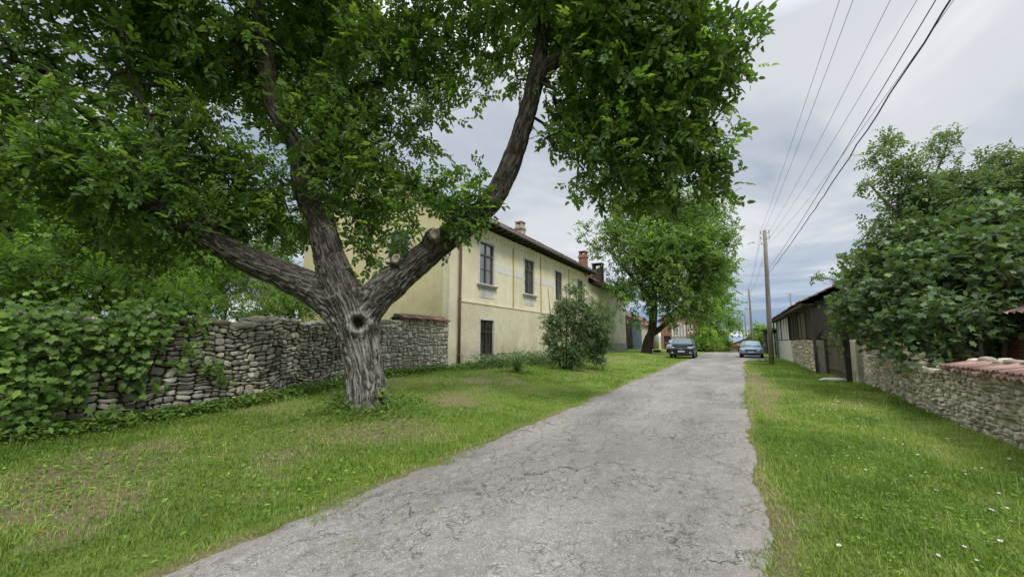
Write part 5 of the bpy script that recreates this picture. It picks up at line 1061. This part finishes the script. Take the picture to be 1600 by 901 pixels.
plant('climbing_shrub', 'bright leafy climber hanging over the wooden gate at the end of the shed', 'shrub', (0,0,0),
    [([np.array([3.6, 18.6, 0]), np.array([3.5, 18.8, 1.5]), np.array([3.6, 19.2, 2.6])], [.05,.04,.02])],
    [B(1308,515,14.8,.5,1.2), B(1320,490,14.6,.55,1.2), B(1306,545,15,.3,1.1), B(1318,535,14.4,.3,1.1), B(1345,470,14,.6), B(1330,440,14.5,.5,.9), B(1340,515,13.8,.35), B(1322,562,14.4,.2,.9), B(1350,500,13.6,.4), B(1300,490,15.6,.3,1), B(1320,420,15,.45,.8), B(1360,440,13.5,.6)],
    M['leaf_vine'], VINE, .30, 7, .9, 'bark_pale', 53, spread=.08, trunkname='stem')
plant('overhanging_tree', 'small airy treetop poking over the near end of the dark shed roof', 'tree', (0,0,0),
    [([np.array([5.6, 20.5, 0]), at(1340,470,20.5), at(1310,440,20.5), at(1285,434,20.3)], [.12,.1,.05,.02])],
    [B(1290,440,20.2,.35,.8), B(1270,437,20,.25,.7), B(1310,436,20.4,.4,.8), B(1262,440,20,.12,.7), B(1330,430,20.5,.5), B(1350,400,20.5,.6), B(1370,440,20,.8)],
    M['leaf_ash'], SPRIG, .34, 8, 1.2, 'bark_pale', 54, spread=.1)

# ------------------------------------------------------------------ poles and wires
def pole(x, y, h, lab, r=.13, arm=True, lean=(0, 0), conc=0):
    g0 = gz(x, y); p = empty('utility_pole', (x, y, g0), lab, 'pole', 'wooden utility poles along the right of the lane')
    tx, ty = lean; m_ = MB(); m_.tube([(0,0,-.4), (tx * .3, ty * .3, h * .35), (tx * .7, ty * .7, h * .7), (tx, ty, h)], [r, r * .9, r * .78, r * .66], 14); m_.build('shaft', M['pole'], p, smooth=True)
    if conc:
        m_ = MB(); m_.box(r * .7, r * .7 + .14, -.1, .1, -.2, conc); m_.build('stub_post', M['concrete'], p, bevel=.01)
        m_ = MB(); 
        for z in (conc * .45, conc * .85): m_.tube([(0,0,z), (0,0,z + .06)], r * 1.12, 14)
        m_.build('band', M['steel'], p)
    for k, (dx, dz) in enumerate(((-.22, -.15), (.22, -.15), (-.22, -.5), (.22, -.5), (-.2, -.85))):
        m_ = MB(); m_.tube([(tx, ty, h + dz - .05), (tx + dx, ty, h + dz - .04), (tx + dx, ty, h + dz + .03)], .012, 6); b = m_.build('insulator_hook', M['steel'], p)
        m_ = MB(); m_.lathe([(.0, .0), (.035, .005), (.045, .04), (.028, .06), (.04, .08), (.03, .12), (0, .13)], (0,0,1), (tx + dx, ty, h + dz + .02), 10); m_.build('insulator', M['ceramic'], b, smooth=True)
    return p
pole(1.72, 27.8, 8.0, 'nearest weathered wooden utility pole on the grass before the long shed', .145, lean=(.22, 0))
pole(1.85, 60, 8.2, 'second wooden utility pole, behind the parked blue car', .15, lean=(.05, 0))
pole(1.8, 90, 9.0, 'third wooden utility pole, thin in the distance left of the second', .15)
pole(1.9, 130, 9.6, 'farthest wooden utility pole, smallest and leftmost of the row', .15)
pole(6.26, 60, 7.4, 'thin pole rising behind the roof of the long shed', .09)
pole(3.3, -14, 8.4, 'wooden utility pole behind the viewer that the near wires run to', .14)
def wire(a, b, sag, r, lab, mat='wire', wob=0, n=28):
    m_ = MB(); pts = []
    for i in range(n + 1):
        t = i / n; pts.append((a[0] + (b[0] - a[0]) * t + (random.uniform(-wob, wob) if 0 < i < n else 0), a[1] + (b[1] - a[1]) * t, a[2] + (b[2] - a[2]) * t - sag * 4 * t * (1 - t) + (random.uniform(-wob, wob) if 0 < i < n else 0)))
    m_.tube(pts, r, 6, True); o = m_.build('overhead_wire', M[mat], None, smooth=True); tag(o, lab, 'wire', 'overhead wires between the utility poles'); return o
tx = 1.94; tz = gz(1.72, 27.8) + 8.0
ends = ((2.62, 8.55, .35, 'first'), (2.78, 8.5, .5, 'second'), (3.35, 8.3, .8, 'third'), (3.75, 8.1, .9, 'fourth'), (4.2, 7.9, 1.1, 'fifth'))
for i, (ex, ez, sg, nm) in enumerate(ends):
    a = (tx + (-.22, -.2, .22, .22, .2)[i], 27.8, tz + (-.1, -.45, -.1, -.45, -.8)[i]); wire(a, (ex, -14, ez), sg, .0045, nm + ' thin grey wire from the left, running from the nearest pole up over the lane', n=30)
wire((1.9, 27.8, 5.5), (2.98, -14, 6.6),   .55, .012, 'thick violet bundled cable hanging below the thin wires over the lane', 'cable', .012, 70)
wire((1.9, 27.8, 5.7), (3.0, -14, 6.85), .5, .007, 'thin wire running just above the thick violet cable', n=30)
for k, (dx, dz) in enumerate(((-.22, -.1), (.22, -.1), (-.22, -.45), (.22, -.45))):
    wire((tx + dx, 27.8, tz + dz), (1.9 + dx, 60, gz(1.85, 60) + 8.2 + dz), .5, .006, ('upper left', 'upper right', 'lower left', 'lower right')[k] + ' thin wire from the nearest pole to the second pole'); 
wire((1.9, 60, 8.0), (1.8, 90, gz(1.8, 90) + 8.8), .4, .008, 'wire from the second pole to the third pole')
wire((1.9, 60, 7.4), (6.26, 60, 7.2), .5, .008, 'wire from the second pole across to the thin pole behind the shed')
wire((6.26, 60, 7.3), (20, 58, 6.8), .5, .008, 'wire from the thin pole behind the shed away to the right')

# ------------------------------------------------------------------ cars
def paint(name, col, rough=.25, metal=.3):
    t = NT(name); n = t.noise(t.coord(), 3, 5); c = t.ramp(n, [(.35, tuple(x * .8 for x in col)), (.65, col)]); o = t.pr(c, rough, None, metal, .6); o.inputs['Coat Weight'].default_value = .6; o.inputs['Coat Roughness'].default_value = .08; return t.m
M['paint_black'] = paint('black_car_paint', (.012,.014,.025)); M['paint_blue'] = paint('pale_blue_car_paint', (.26,.36,.46), .3, .4); M['paint_white'] = paint('white_car_paint', (.62,.63,.64), .3, .1)
M['rubber'] = simple('tyre_rubber', (.02,.02,.02), .85); M['alloy'] = simple('wheel_alloy', (.35,.35,.36), .35, metal=.8); M['plastic'] = simple('black_plastic', (.02,.02,.022), .5)
M['lamp'] = simple('headlamp_glass', (.55,.58,.6), .12, spec=.8); M['chrome'] = simple('chrome', (.6,.6,.6), .15, metal=1); M['plate'] = simple('white_number_plate', (.6,.62,.62), .4); M['plate_blue'] = simple('blue_plate_band', (.02,.06,.35), .4)
def cg():
    t = NT('car_glass'); t.pr((.20,.25,.28), .05, spec=1.0); return t.m  # base colour lightened to stand in for sky reflected in the glass
M['car_glass'] = cg()
def car(name, lab, x, y, rz, L, Wd, Hh, hood, belt, clr, mat, suv, plate_dark=0):
    root = empty(name, (x, y, gz(x, y) + .0), lab, 'car', rz=rz); hw = Wd / 2; wr = .35 if suv else .30
    # lower body: stations front (y=0) to rear (y=L), front faces -y
    st = [(0.0, clr + .12, hood * .66, .78), (.06, clr + .04, hood * .80, .88), (.25, clr, hood * .88, .96), (.75, clr, hood * .96, 1.0), (L * .27, clr, belt * .98, 1.0), (L * .5, clr, belt, 1.0), (L * .8, clr, belt * 1.01, 1.0), (L - .2, clr + .02, belt * .98, .96), (L - .04, clr + .08, belt * .86, .88), (L, clr + .15, belt * .74, .8)]
    V = []; n = 0
    for (yy, zb, zt, k) in st:
        w = hw * k; pr_ = [(-w * .6, zb), (-w * .94, zb + .05), (-w, zb + (zt - zb) * .35), (-w * .985, zb + (zt - zb) * .72), (-w * .93, zt - .03), (-w * .7, zt), (0, zt + .015)]
        sec = pr_ + [(-a, b) for a, b in pr_[-2::-1]]; n = len(sec); V += [(a, yy, b) for a, b in sec]
    F_ = [];
    for i in range(len(st) - 1):
        for j in range(n): F_.append((i*n+j, i*n+(j+1)%n, (i+1)*n+(j+1)%n, (i+1)*n+j))
    F_.append(tuple(range(n))); F_.append(tuple(range((len(st)-1)*n, len(st)*n)))
    b_ = MB(); b_.V = V; b_.F = F_; body = b_.build('body', M[mat], root, smooth=True, subsurf=2)
    # cabin
    y0, y1, t0, t1 = L * .25, L * (.93 if suv else .90), L * (.42 if suv else .43), L * (.84 if suv else .74); wb, wt = hw * .92, hw * .70; zb = belt - .03
    pts = [(-wb, y0, zb), (wb, y0, zb), (wb, y1, zb), (-wb, y1, zb), (-wt, t0, Hh - .03), (wt, t0, Hh - .03), (wt, t1, Hh - .03), (-wt, t1, Hh - .03), (0, (t0 + t1) / 2, Hh)]
    c_ = MB(); c_.add(pts, [(0,1,5,4), (1,2,6,5), (2,3,7,6), (3,0,4,7), (4,5,8), (5,6,8), (6,7,8), (7,4,8)]); c_.build('cabin', M[mat], root, bevel=.04)
    def glass(name, q, k=.9, off=.012):
        q = [Vector(p) for p in q]; c = sum(q, Vector()) / len(q); nrm = (q[1] - q[0]).cross(q[2] - q[0]).normalized(); 
        if nrm.dot(c - Vector((0, L * .55, belt))) < 0: nrm = -nrm
        g_ = MB(); g_.add([tuple(c + (p - c) * k + nrm * off) for p in q] + [tuple(c + (p - c) * k - nrm * .01) for p in q], [(0,1,2,3), (4,5,6,7), (0,1,5,4), (1,2,6,5), (2,3,7,6), (3,0,4,7)]); return g_.build(name, M['car_glass'], root)
    glass('windscreen', [pts[0], pts[1], pts[5], pts[4]], .92, .02); glass('rear_window', [pts[3], pts[2], pts[6], pts[7]], .88, .02)
    def lerp(a, b, t): return tuple(a[i] + (b[i] - a[i]) * t for i in range(3))
    for A_, B_, C_, D_ in ((pts[1], pts[2], pts[6], pts[5]), (pts[0], pts[3], pts[7], pts[4])):
        for u0, u1 in ((.04, .48), (.52, .94)): glass('side_window', [lerp(A_, B_, u0), lerp(A_, B_, u1), lerp(D_, C_, u1), lerp(D_, C_, u0)], .90, .02)
    for sx in (-1, 1):
        for yy in (L * .19, L * .80):
            t_ = MB(); t_.lathe([(wr * .62, -.1), (wr * .95, -.1), (wr, -.07), (wr, .07), (wr * .95, .1), (wr * .62, .1)], (1,0,0), (sx * (hw - .09), yy, wr), 28); wh = t_.build('wheel', M['rubber'], root, smooth=True)
            r__ = MB(); r__.lathe([(0, sx * .07), (wr * .2, sx * .085), (wr * .62, sx * .095)], (1,0,0), (sx * (hw - .09), yy, wr), 24); 
            for k in range(5):
                a = 2 * math.pi * k / 5; r__.tube([(sx * (hw + .005), yy, wr), (sx * (hw + .005), yy + math.cos(a) * wr * .58, wr + math.sin(a) * wr * .58)], .03, 6)
            r__.build('rim', M['alloy'], wh)
            a_ = MB(); a_.tube([(sx * (hw * .985), yy + math.cos(a) * wr * 1.16, wr + math.sin(a) * wr * 1.16) for a in [math.pi * k / 14 for k in range(15)]], .035, 8); a_.build('wheel_arch', M['plastic'] if suv else M[mat], root, smooth=True)
        # headlamps, mirrors
        h_ = MB(); zt = hood * .80; h_.add([(sx * hw * .50, .02, zt - .05), (sx * hw * .92, .16, zt - .01), (sx * hw * .95, .36, zt + .05), (sx * hw * .80, .28, zt + .07), (sx * hw * .52, .04, zt + .03), (sx * hw * .55, .22, zt), (sx * hw * .88, .4, zt)], [(0,1,2,3,4), (0,4,5), (4,3,6,5), (3,2,6), (2,1,6), (0,5,6,1)]); h_.build('headlight', M['lamp'], root, bevel=.012)
        m_ = MB(); m_.add([(sx * (hw + .0), y0 + .12, belt + .02), (sx * (hw + .2), y0 + .10, belt + .02), (sx * (hw + .2), y0 + .10, belt + .16), (sx * (hw + .02), y0 + .12, belt + .15), (sx * (hw + .0), y0 + .22, belt + .02), (sx * (hw + .17), y0 + .20, belt + .03), (sx * (hw + .17), y0 + .20, belt + .14), (sx * (hw + .02), y0 + .22, belt + .14)], [(0,1,2,3), (4,5,6,7), (0,1,5,4), (1,2,6,5), (2,3,7,6), (3,0,4,7)]); m_.build('mirror', M['paint_black'] if suv else M[mat], root, bevel=.03)
        if suv:
            f_ = MB(); f_.lathe([(0, -.02), (.07, -.02), (.085, .03)], (0,1,0), (sx * hw * .72, .03, clr + .26), 14); f_.build('fog_lamp', M['lamp'], root)
    g_ = MB(); g_.add([(-hw * .5, -.02, hood * .76), (hw * .5, -.02, hood * .76), (hw * .42, -.035, hood * .58), (-hw * .42, -.035, hood * .58), (-hw * .5, .1, hood * .76), (hw * .5, .1, hood * .76), (hw * .42, .1, hood * .58), (-hw * .42, .1, hood * .58)], [(0,1,2,3), (0,1,5,4), (1,2,6,5), (2,3,7,6), (3,0,4,7)]); gr_ = g_.build('grille', M['plastic'], root)
    if suv:
        e_ = MB(); e_.lathe([(.06, -.05), (.095, -.055), (.095, -.03)], (0,1,0), (0, 0, hood * .68), 18); e_.box(-.14, .14, -.052, -.04, hood * .68 - .018, hood * .68 + .018)
        e_.tube([(-.2, -.045, hood * .75), (-.09, -.05, hood * .61)], .012, 6); e_.tube([(.2, -.045, hood * .75), (.09, -.05, hood * .61)], .012, 6); e_.build('emblem', M['chrome'], gr_)
    else:
        e_ = MB(); e_.box(-hw * .42, hw * .42, -.045, -.036, hood * .655, hood * .68); e_.build('grille_bar', M['plastic'], gr_)
    b_ = MB(); b_.box(-hw * .86, hw * .86, -.06, .1, clr + .1, clr + .22); b_.build('bumper', M['plastic'], root, bevel=.03)
    p_ = MB(); p_.box(-.26, .26, -.085, -.062, hood * .47, hood * .47 + .115); pl_ = p_.build('number_plate', M['plate'], root)
    p_ = MB(); p_.box(-.255, -.215, -.089, -.086, hood * .475, hood * .475 + .105); p_.build('plate_band', M['plate_blue'], pl_)
    w_ = MB()
    for sx in (-1, 1): w_.tube([(sx * .35 - .3, y0 + .02, belt + .0), (sx * .35 + .22, y0 + .12, belt + .07)], .012, 5)
    w_.build('wiper', M['plastic'], root)
    return root
car('black_suv', 'black family suv facing us, parked half on the grass by the second walnut', -3.78, 33.7, R(1), 4.3, 1.80, 1.60, 1.08, 1.12, .20, 'paint_black', True)
car('pale_blue_car', 'pale blue hatchback facing us, parked on the right edge of the lane', 1.0, 37.9, R(-3), 4.1, 1.66, 1.38, .90, .94, .17, 'paint_blue', False)
car('white_car', 'white car mostly hidden behind the black suv, only its corner showing', -5.75, 45.5, R(2), 4.2, 1.70, 1.42, .93, .97, .17, 'paint_white', False)
t_ = MB(); 
ty_ = empty('old_tyre', (-7.1, 43.0, gz(-7.1, 43) + .14), 'old black tyre lying flat in the grass beside the leaning walnut', 'tyre')
t_.lathe([(.20, -.10), (.34, -.12), (.38, -.06), (.38, .06), (.34, .12), (.20, .10), (.20, -.10)], (0,0,1), (0,0,0), 26); t_.build('tread', M['rubber'], ty_, smooth=True)

# ------------------------------------------------------------------ small plants
yr = empty('yucca_plant', (-7.6, 14.0, gz(-7.6, 14.0)), 'spiky yucca rosette growing in the bed before the yellow house', 'plant')
V = []; Q = []; rn = []; k = 0
for i in range(130):
    a = random.uniform(0, 6.28); el = random.uniform(.15, 1.45); L = random.uniform(.45, .72); w = .025; pts = []
    for j in range(5):
        t = j / 4; r = L * t * math.cos(el) * (1 + .15 * t); z = L * t * math.sin(el) - .22 * t * t * L; ww = w * (1 - t) ** .7 + .001; px_, py_ = -math.sin(a) * ww, math.cos(a) * ww
        pts.append((math.cos(a) * r + px_, math.sin(a) * r + py_, z + .05)); pts.append((math.cos(a) * r - px_, math.sin(a) * r - py_, z + .05))
    V += pts; u = random.random(); rn += [u] * 10
    for j in range(4): Q.append((k + 2*j, k + 2*j + 1, k + 2*j + 3, k + 2*j + 2))
    k += 10
mesh_np('leaves', np.array(V) * 1.25, [np.array(Q)], M['leaf_lilac'], yr, attrs={'rnd': rn})

# grass: real blades, denser near the lens
def blades(name, n, x0, x1, y0, y1, mat, hgt, lab, seed, far=False):
    r = np.random.default_rng(seed); u = r.random(n * 3); 
    y = y0 + (y1 - y0) * r.random(n * 3) ** (1.9 if not far else 1.3); x = r.uniform(x0, x1, n * 3)
    fw = -x * math.sin(YAW) + y * math.cos(YAW); rt = x * math.cos(YAW) + y * math.sin(YAW)
    k = (fw > 1.2) & (np.abs(rt) < fw * 1.45 + .4) & ~((x > road_l(y) + .02) & (x < road_r(y) - .02)) & (x > wall_x(y) + .12) & (x < rx(y) - .02) & ((y < 13.8) | (x > -11.0))
    p = np.clip(7.0 / (fw + .6) ** 1.15, 0, 1) * (1 - .82 * dry(x, y)); k &= r.random(n * 3) < p
    x, y, fw = x[k][:n], y[k][:n], fw[k][:n]; n = len(x); z = H(x, y) - .012
    tall = (r.random(n) < .012) * r.uniform(.6, 2.2, n); wallk = tall + np.exp(-(np.minimum(x - wall_x(y), np.where(y > 13.8, x + 11.1, 99)) / .5) ** 2) + np.exp(-((rx(y) - x) / .25) ** 2) + np.exp(-(((x + 7.1) ** 2 + (y - 6.2) ** 2) / .6))
    cl = fbm(x * 2.2, y * 2.2, s=33); h = hgt * (.5 + cl * 1.1) * r.uniform(.5, 1.35, n) * (1 + 1.6 * wallk); wd = .0022 + .0011 * fw ** .85 * .5; wd = np.clip(wd, .003, .02) * r.uniform(.7, 1.3, n); h = h * (1 + .02 * fw)
    a = r.uniform(0, 6.283, n); ln = r.uniform(.15, 1.0, n) * h; wx, wy = np.cos(a) * wd, np.sin(a) * wd; b = a + r.uniform(1.0, 2.1, n); lx, ly = np.cos(b) * ln, np.sin(b) * ln
    P0 = np.stack([x - wx, y - wy, z], 1); P1 = np.stack([x + wx, y + wy, z], 1); P2 = np.stack([x + wx * .7 + lx * .4, y + wy * .7 + ly * .4, z + h * .62], 1); P3 = np.stack([x - wx * .7 + lx * .4, y - wy * .7 + ly * .4, z + h * .62], 1); P4 = np.stack([x + lx, y + ly, z + h * .95], 1)
    V = np.stack([P0, P1, P2, P3, P4], 1).reshape(-1, 3); o = np.arange(n)[:, None] * 5; Q = np.concatenate([o, o + 1, o + 2, o + 3], 1); T = np.concatenate([o + 3, o + 2, o + 4], 1)
    yel = np.clip(.35 + .5 * (fbm(x * .9, y * .9, s=37) - .5) * 2 + r.normal(size=n) * .16 + .38 * dry(x, y), 0, 1)
    ob = mesh_np(name, V, [Q, T], mat, None, attrs={'rnd': np.repeat(yel, 5)}); tag(ob, lab, kind='stuff', cat='grass'); print(name, n); return ob
def grass_mat():
    t = NT('grass_blade'); c = t.ramp(t.attr('rnd'), [(0, (.09,.16,.022)), (.4, (.18,.27,.04)), (.7, (.28,.365,.075)), (.9, (.37,.40,.12)), (1, (.44,.40,.20))])
    b = t.pr(c, .55, done=False, spec=.3); tr = t.n('ShaderNodeBsdfTranslucent'); t.l(t.mix(1, c, (1.3,1.4,.7), 'MULTIPLY'), tr.inputs[0]); mx = t.n('ShaderNodeMixShader'); mx.inputs[0].default_value = .35; t.l(b.outputs[0], mx.inputs[1]); t.l(tr.outputs[0], mx.inputs[2]); t.l(mx.outputs[0], t.out.inputs['Surface']); return t.m
M['grass'] = grass_mat()
blades('grass', 230000, -11.2, -3.0, -1, 34, M['grass'], .044, 'short rough green grass on the left verge under the walnut', 61)
blades('grass', 230000, 0, 3.9, 1, 34, M['grass'], .042, 'bright short green lawn grass on the right verge', 62)
# tufts growing from cracks and along the road edge
def tufts(n, seed):
    r = np.random.default_rng(seed); xs = []; ys = []
    y = 2 + 24 * r.random(n) ** 1.6; e = r.random(n) < .7; x = np.where(e, np.where(r.random(n) < .55, road_l(y) + np.abs(r.normal(size=n)) * .13, road_r(y) - np.abs(r.normal(size=n)) * .10), road_l(y) + r.random(n) ** 2 * 1.3); keep = fbm(x * 3, y * 1.2, s=71) > .52; x, y = x[keep], y[keep]
    for _ in range(14): xs.append(x + r.normal(size=len(x)) * .025); ys.append(y + r.normal(size=len(x)) * .045)
    x = np.concatenate(xs); y = np.concatenate(ys); n = len(x); z = H(np.clip(x, -3.9, 9), y); h = r.uniform(.012, .04, n); wd = .004; a = r.uniform(0, 6.28, n); wx, wy = np.cos(a) * wd, np.sin(a) * wd; lx, ly = r.normal(size=n) * .02, r.normal(size=n) * .02
    V = np.stack([np.stack([x - wx, y - wy, z], 1), np.stack([x + wx, y + wy, z], 1), np.stack([x + lx, y + ly, z + h + .01], 1)], 1).reshape(-1, 3); T = np.arange(n * 3).reshape(-1, 3)
    o = mesh_np('grass', V, [T], M['grass'], None, attrs={'rnd': np.repeat(r.uniform(.2, .8, n), 3)}); tag(o, 'small grass tufts growing in the cracks and frayed edges of the asphalt', kind='stuff', cat='grass')
tufts(1500, 65)
# broad leaved weeds
def weeds(name, pts, n, size, mat, lab, seed, hi=.12, cat='weeds'):
    r = np.random.default_rng(seed); X_ = []; 
    for (cx, cy, rxx, ryy, w) in pts: m = int(n * w); X_.append(np.stack([cx + r.normal(size=m) * rxx, cy + r.normal(size=m) * ryy], 1))
    X_ = np.concatenate(X_); x, y = X_[:, 0], X_[:, 1]; k = ~((x > road_l(y) - .1) & (x < road_r(y) + .1)) & (x > wall_x(y) + .12) & (x < rx(y) - .03); x, y = x[k], y[k]; z = H(x, y) + r.random(len(x)) ** 1.5 * hi
    D = r.normal(size=(len(x), 3)); D[:, 2] = r.uniform(0, .7, len(x)); Nn = r.normal(size=(len(x), 3)) * .35; Nn[:, 2] += 1
    LF = []
    for i in range(4):
        V, q, t = leaflet(1, .5, .12, .25); LF.append((V * r.uniform(.85, 1.15), np.array(q), np.array(t)))
    o = scatter(name, mat, LF, np.stack([x, y, z], 1), D, Nn, size * r.uniform(.5, 1.3, len(x)), None); tag(o, lab, kind='stuff', cat=cat)
wl = [(float(wall_x(y)) + .35, y, .22, .35, .05) for y in np.arange(1.5, 13, .6)]
weeds('weeds', wl + [(-7.0, 6.2, .6, .6, .12), (-10.3, 15.5, .45, 1.0, .25), (-9.9, 18.5, .7, 2.2, .3), (-9.6, 22, .7, 3, .2), (-6.4, 14.0, 1.2, 1.0, .02)], 17000, .09, M['leaf_vine'], 'leafy weeds crowding the foot of the stone wall and yellow house', 81, .22)
weeds('bed_plants', [(-9.6, 15.2, .45, .5, .2), (-9.5, 16.8, .5, .7, .25), (-9.3, 18.6, .5, .8, .2), (-8.9, 20.5, .6, .8, .2), (-8.6, 23.5, .7, 1.2, .15)], 6500, .12, M['leaf_lilac'], 'knee high leafy plants in the bed along the foot of the yellow house', 86, .6, 'plants')
weeds('weeds', [(-5.6, 2.8, 1.5, .8, .3), (-6, 4.5, 1.5, 1.0, .3), (-5.0, 6.5, 1.2, 1.2, .2), (-6.5, 1.5, .9, .6, .2)], 5000, .05, M['leaf_garden'], 'flat clover and dandelion leaves in the left verge', 82, .05)
weeds('weeds', [(1.3, 3.8, .6, 1.2, .4), (2.2, 5, .7, 1.5, .3), (1.2, 8, .5, 2, .3)], 5000, .036, M['leaf_garden'], 'flat clover leaves in the right verge', 83, .045)
weeds('ivy_shoots', [(-7.55, 5.95, .10, .12, 1)], 420, .075, M['leaf_vine'], 'green ivy shoots climbing the left foot of the big walnut', 84, .75, 'ivy')
weeds('suckers', [(-6.62, 6.2, .06, .08, 1)], 90, .09, M['leaf_bright'], 'yellow green sucker leaves at the right foot of the big walnut', 85, .45, 'suckers')
# flowers
def flower(mat_p, mat_c, rad, lab, group, name, spots, tall):
    M_ = MB(); n = 9
    for i in range(n):
        a = 2 * math.pi * i / n; ca, sa = math.cos(a), math.sin(a); M_.quad((ca * rad * .25 - sa * rad * .12, sa * rad * .25 + ca * rad * .12, .0), (ca * rad - sa * rad * .2, sa * rad + ca * rad * .2, .004), (ca * rad + sa * rad * .2, sa * rad - ca * rad * .2, .004), (ca * rad * .25 + sa * rad * .12, sa * rad * .25 - ca * rad * .12, .0))
    root = empty(name, (0,0,0), lab, 'flower', group); p = M_.build('petals', mat_p, root); p.location.z = tall
    c = MB(); c.lathe([(rad * .33, 0), (rad * .25, .004), (0, .006)], (0,0,1), (0,0,0), 8); c = c.build('flower_head', mat_c, root); c.location.z = tall
    s = MB(); s.tube([(0,0,0), (.004, .002, tall)], .0012, 4); s.build('stem', M['leaf_dark'], root)
    for i, (x, y) in enumerate(spots):
        o = root if i == 0 else copy_tree(root); o.location = (x, y, float(H(x, y))); o.rotation_euler = (random.uniform(-.3,.3), random.uniform(-.3,.3), random.uniform(0, 6)); s = random.uniform(.7, 1.2); o.scale = (s, s, s)
M['petal'] = simple('white_petal', (.78,.78,.76), .7, var=.05); M['yolk'] = simple('yellow_flower', (.75,.52,.03), .7, var=.1)
r_ = np.random.default_rng(91); sp = []
for cx, cy, sx, sy, n in ((1.6, 11.2, .35, .5, 26), (1.9, 9.5, .5, 1.0, 14), (1.7, 6.6, .5, .9, 14), (2.1, 4.9, .4, .7, 9), (1.1, 4.5, .4, .6, 6), (1.7, 14, .5, 2, 16), (1.2, 20, .3, 3, 12), (2.2, 7.5, .4, .6, 6)):
    for _ in range(n): sp.append((cx + r_.normal() * sx, cy + r_.normal() * sy))
sp = [(x, y) for x, y in sp if .4 < x < 3.2]
flower(M['petal'], M['yolk'], .017, 'small white daisy in the lawn of the right verge', 'white daisies in the right verge', 'daisy', sp, .062)
flower(M['yolk'], M['yolk'], .02, 'small yellow dandelion flower in the left verge', 'yellow dandelions in the left verge', 'dandelion', [(-4.9, 1.1), (-5.2, 4.3), (-4.3, 3.1), (-3.9, 5.2), (-6.6, 3.2), (-3.75, 6.4), (-4.1, 1.9)], .055)

# roots that were built in place get their base as origin
for o in list(scn.objects):
    if o.type == 'EMPTY' and o.parent is None and o.location.length < 1e-6 and o.children:
        ms = [c for c in o.children if c.type == 'MESH' and c.name.split('.')[0] in ('trunk', 'stem', 'wall_core')] or [c for c in o.children if c.type == 'MESH']
        me = ms[0].data; n = len(me.vertices); co = np.zeros(n * 3, np.float32); me.vertices.foreach_get('co', co); co = co.reshape(-1, 3); lowz = co[:, 2].min(); b = co[co[:, 2] < lowz + .3].mean(0)
        b = Vector((float(b[0]), float(b[1]), float(H(b[0], b[1])))); o.location = b
        for c in o.children: c.location = Vector(c.location) - b
